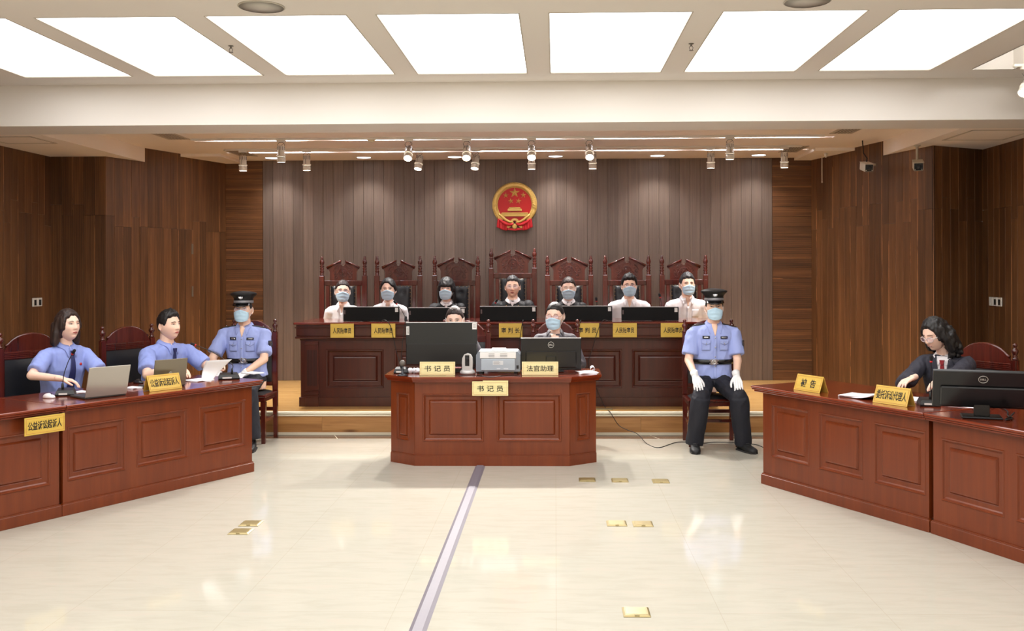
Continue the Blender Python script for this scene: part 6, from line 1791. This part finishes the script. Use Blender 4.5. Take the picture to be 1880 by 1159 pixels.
# spotlight at the right frame edge and the lamp in the trough
p = atz(1872, 118, ZC)
track(p.x - .05, p.x + .6, p.y, ZC, 'short white lighting track at the right edge of the photo')
r = spot('track_spotlight', (p.x + .06, p.y, ZC - .022), (p.x - .6, p.y - .5, ZC - 1.2), 'white spotlight cut by the right edge of the photo', 8, 'spotlights', on=True)
p = at(1862, 72, 6.9)
r = empty('trough_lamp', (3.58, 6.9, ZC + .20), 0, 'small bright lamp inside the white ceiling trough at the right', 'ceiling light')
MB().lathe([(.05, -.001), (.055, -.02), (.04, -.03), (.001, -.03)], 20).build('lamp_body', M_LENSON, r)
for yy in (4.6, 7.5):
    ld = bpy.data.lights.new('trough_light', 'POINT'); ld.energy = 3; ld.shadow_soft_size = .05; lo = bpy.data.objects.new('trough_light', ld); COL.objects.link(lo); lo.parent = r; lo.location = (0, yy - 6.9, -.06)
# speakers, sprinklers, detector, vents
for (x, y, lab) in ((480, 12, 'round ceiling loudspeaker grille above the third light panel'), (1482, 2, 'round ceiling loudspeaker grille above the sixth light panel, at the top edge')):
    p = atz(x, y, ZC); r = empty('ceiling_speaker', p, 0, lab, 'speaker', 'round ceiling speakers')
    MB().lathe([(.140, .0), (.142, -.004), (.134, -.007)], 36, caps=False).build('rim', mat('grille_rim', (196, 190, 178), .6), r)
    MB().lathe([(.134, -.006), (.001, -.007)], 36).build('grille', mat('grille_grey', (196, 192, 184), .8), r)
for (x, y, lab) in ((424, 84, 'small metal fire sprinkler between the second and third light panels'), (1269, 80, 'small metal fire sprinkler between the fifth and sixth light panels')):
    p = atz(x, y, ZC); r = empty('sprinkler', p, 0, lab, 'sprinkler', 'fire sprinklers')
    MB().lathe([(.018, 0), (.02, -.003), (.008, -.006), (.007, -.02)], 14).build('fitting', M_WIRE, r)
    MB().tube([(-.006, 0, -.018), (-.014, 0, -.03), (-.008, 0, -.044), (0, 0, -.048), (.008, 0, -.044), (.014, 0, -.03), (.006, 0, -.018)], .0025, 6).build('yoke', M_WIRE, r)
    MB().lathe([(.016, -.048), (.016, -.051)], 14).build('deflector', M_WIRE, r)
p = atz(677, 251, ZB); r = empty('smoke_detector', (p.x, 10.66, ZB), 0, 'round cream smoke detector on the rear ceiling', 'detector')
MB().lathe([(.052, 0), (.052, -.014), (.04, -.022)], 24).build('base', mat('cream_plastic', (224, 212, 180), .5), r); MB().lathe([(.034, -.022), (.030, -.04), (.001, -.044)], 24).build('sensor_cap', mat('cream_plastic', (224, 212, 180), .5), r)
def vent(x0, x1, y0, y1, lab, z=ZB, n=6, m=None, slat=True):
    r = empty('ceiling_vent', ((x0 + x1) / 2, (y0 + y1) / 2, z), 0, lab, 'vent', 'ceiling vents and hatches'); a, b = (x1 - x0) / 2, (y1 - y0) / 2
    m = m or mat('vent_frame', (196, 184, 168), .6)
    MB().box(-a, a, -b, -b + .02, -.006, 0).box(-a, a, b - .02, b, -.006, 0).box(-a, -a + .02, -b, b, -.006, 0).box(a - .02, a, -b, b, -.006, 0).build('frame', m, r)
    MB().box(-a + .02, a - .02, -b + .02, b - .02, -.002, 0).build('backing', mat('vent_back', (120, 108, 96), .7) if slat else M_CEILB, r)
    if slat:
        for k in range(n): MB().box(-a + .02 + (2 * a - .04) * (k + .3) / n, -a + .02 + (2 * a - .04) * (k + .6) / n, -b + .02, b - .02, -.006, -.002).build('slat', m, r)
vent(-4.22, -3.98, 10.0, 10.62, 'slatted ceiling vent left of the nearer lighting track')
vent(2.92, 3.16, 9.90, 10.5, 'slatted ceiling vent right of the nearer lighting track')
vent(-3.95, -3.72, 11.6, 12.2, 'slatted ceiling vent left of the farther lighting track')
vent(2.75, 2.98, 11.55, 12.15, 'slatted ceiling vent right of the farther lighting track')
vent(-5.45, -4.95, 9.15, 9.65, 'square access hatch in the left soffit', ZS, slat=False)
vent(3.85, 4.45, 9.15, 9.85, 'square access hatch in the right soffit', ZS, slat=False)
# security cameras
M_CCT = mat('cctv_cream', (204, 196, 180), .45)
def cctv(P, tip, label, pole):
    r = empty('security_camera', P, 0, label, 'security camera', 'bullet security cameras'); d = (Vector(tip) - Vector(P)).normalized(); M = d.to_track_quat('-Y', 'Z').to_matrix().to_4x4()
    def put(b, n_, m): o = b.build(n_, m, r); o.matrix_local = M; return o
    put(MB().box(-.048, .048, -.13, .09, -.045, .040, .008).box(-.053, .053, -.145, .09, .040, .047, .003), 'housing', M_CCT)
    put(MB().box(-.042, .042, -.134, -.129, -.040, .034, .003), 'front_glass', mat('dark_glass', (14, 14, 16), .1))
    put(MB().lathe([(.022, 0), (.022, .01), (.014, .012), (.002, .008)], 18, Matrix.Translation((0, -.134, 0)) @ Matrix.Rotation(PI / 2, 4, 'X')), 'lens', mat('lens_glass', (20, 22, 30), .05))
    for s in (-1, 1): put(MB().sphere((s * .032, -.135, -.028), .005, 8, 5), 'infrared_dot', M_STICK)
    if pole: MB().tube([(0, .02, pole), (0, .02, .045)], .013, 12).lathe([(.035, pole), (.035, pole - .01), (.014, pole - .02)], 16, Matrix.Translation((0, .02, 0))).build('pole', M_CCT, r)
    else:
        MB().tube([(0, .06, .02), (.06, .10, .03), (.14, .10, .03)], .014, 10).build('bracket', M_CCT, r)
        MB().tube([(.02, .05, .045), (.03, .06, .10), (-.01, .06, .16), (-.02, .06, .30), (-.02, .06, .36)], .007, 8).build('cable', M_CAB, r)
p = at(1590, 306, 11.05); cctv(p, p + Vector((-.05, -1, -.22)), 'cream security camera on the right wooden wall with a black cable rising from it', 0)
p = at(1685, 303, 10.22); cctv(p, p + Vector((-.30, -1, -.25)), 'cream security camera hanging on a white pole from the right soffit', ZS - p.z)
p = at(1509, 288, 12.25); tag(MB().tube([(p.x, 12.25, ZB - .034), (p.x, 12.25, ZB - .36)], .006, 8).sphere((p.x, 12.25, ZB - .365), .010, 8, 6).build('hanging_cable', M_TL), 'thin white cable hanging from the ceiling at the right corner of the back wall', 'cable')
p = atz(1533, 276, ZB - .035); r = empty('ceiling_sensor', (p.x - .03, 12.0, ZB - .035), 0, 'tiny white sensor under the rear ceiling near the right corner', 'sensor')
MB().lathe([(.02, 0), (.02, -.02), (.012, -.05), (.002, -.055)], 14).build('housing', M_TL, r)
# wall controllers
def ctrl(px, py, rz, n, label, dark):
    side = XL + .006 if px < 900 else XR - .006; d = ray(px, py); t = side / d.x; P = Vector((side, d.y * t, CAMH + d.z * t))
    if True: P.z = P.z
    r = empty('wall_controller', P, rz, label, 'wall switch', 'wall controllers')
    for k in range(n):
        x = (k - (n - 1) / 2) * .098
        o = MB().box(-.046, .046, -.014, 0, -.046, .046, .004).build('plate', M_WHITE, r, loc=(x, 0, 0))
        if dark[k]: MB().box(-.022, .022, -.0155, -.0142, -.034, .026).build('display', mat('lcd_dark', (34, 36, 38), .2), o)
        else: MB().box(-.036, -.002, -.017, -.0142, -.036, .036, .003).box(.002, .036, -.017, -.0142, -.036, .036, .003).build('rocker', M_WHITE, o)
ctrl(67, 555, U(90), 2, 'pair of white square controllers with dark displays on the left wall', (1, 1))
ctrl(1829, 554, U(-90), 3, 'row of three white square controllers on the right wall', (0, 1, 1))
# floor items
M_BR = mat('brass_floor_plate', (160, 144, 100), .35, .5, var=.15)
for k, ((x, y), lab) in enumerate((((1078, 881), 'left one of the three brass floor sockets right of the clerk desk'), ((1138, 882), 'middle one of the three brass floor sockets right of the clerk desk'), ((1213, 883.5), 'right one of the three brass floor sockets right of the clerk desk'),
        ((1132, 961), 'left one of the pair of brass floor sockets in the right half of the floor'), ((1180, 962), 'right one of the pair of brass floor sockets in the right half of the floor'), ((461, 961), 'farther one of the two brass floor sockets at the left'), ((442, 976), 'nearer one of the two brass floor sockets at the left'), ((1168, 1124), 'brass floor socket nearest the camera'))):
    p = atz(x, y, .004); r = empty('floor_socket', (p.x, p.y, 0), 0, lab, 'floor socket', 'brass floor sockets'); h = .066
    rg = lambda q_, z: [(-q_, -q_, z), (q_, -q_, z), (q_, q_, z), (-q_, q_, z)]
    MB().loft([rg(h, .0005), rg(h, .003), rg(h - .010, .009)], False).build('rim', M_BR, r)
    MB().box(-h + .014, h - .014, -h + .018, h - .014, .008, .0105, .002).build('lid', M_BR, r)
    MB().box(-.012, .012, -h + .003, -h + .012, .006, .0105, .001).build('latch', M_BR, r)
p = at(1105, 752, 10.1); r = empty('floor_socket', (p.x, 10.12, PZ), 0, 'brass socket plate in the platform floor below the bench', 'floor socket')
MB().box(-.11, .11, -.05, .05, .0005, .005, .002).build('rim', M_BR, r); MB().box(-.085, .085, -.035, .035, .005, .007, .001).build('lid', M_BR, r)
A_ = atz(882, 856, 0); cs = MB()
w_ = .042
pr = [(-w_, .0008), (-w_ * .55, .011), (w_ * .55, .011), (w_, .0008)]
cs.prism(pr, 3.0, CY - .02); o = cs.build('cable_cover', mat('grey_cable_cover', (112, 106, 116), .55, .0, bump=(12, .3, .004)), loc=(A_.x, 0, 0)); tag(o, 'grey metallic cable cover strip running across the floor to the clerk desk', 'cable cover')
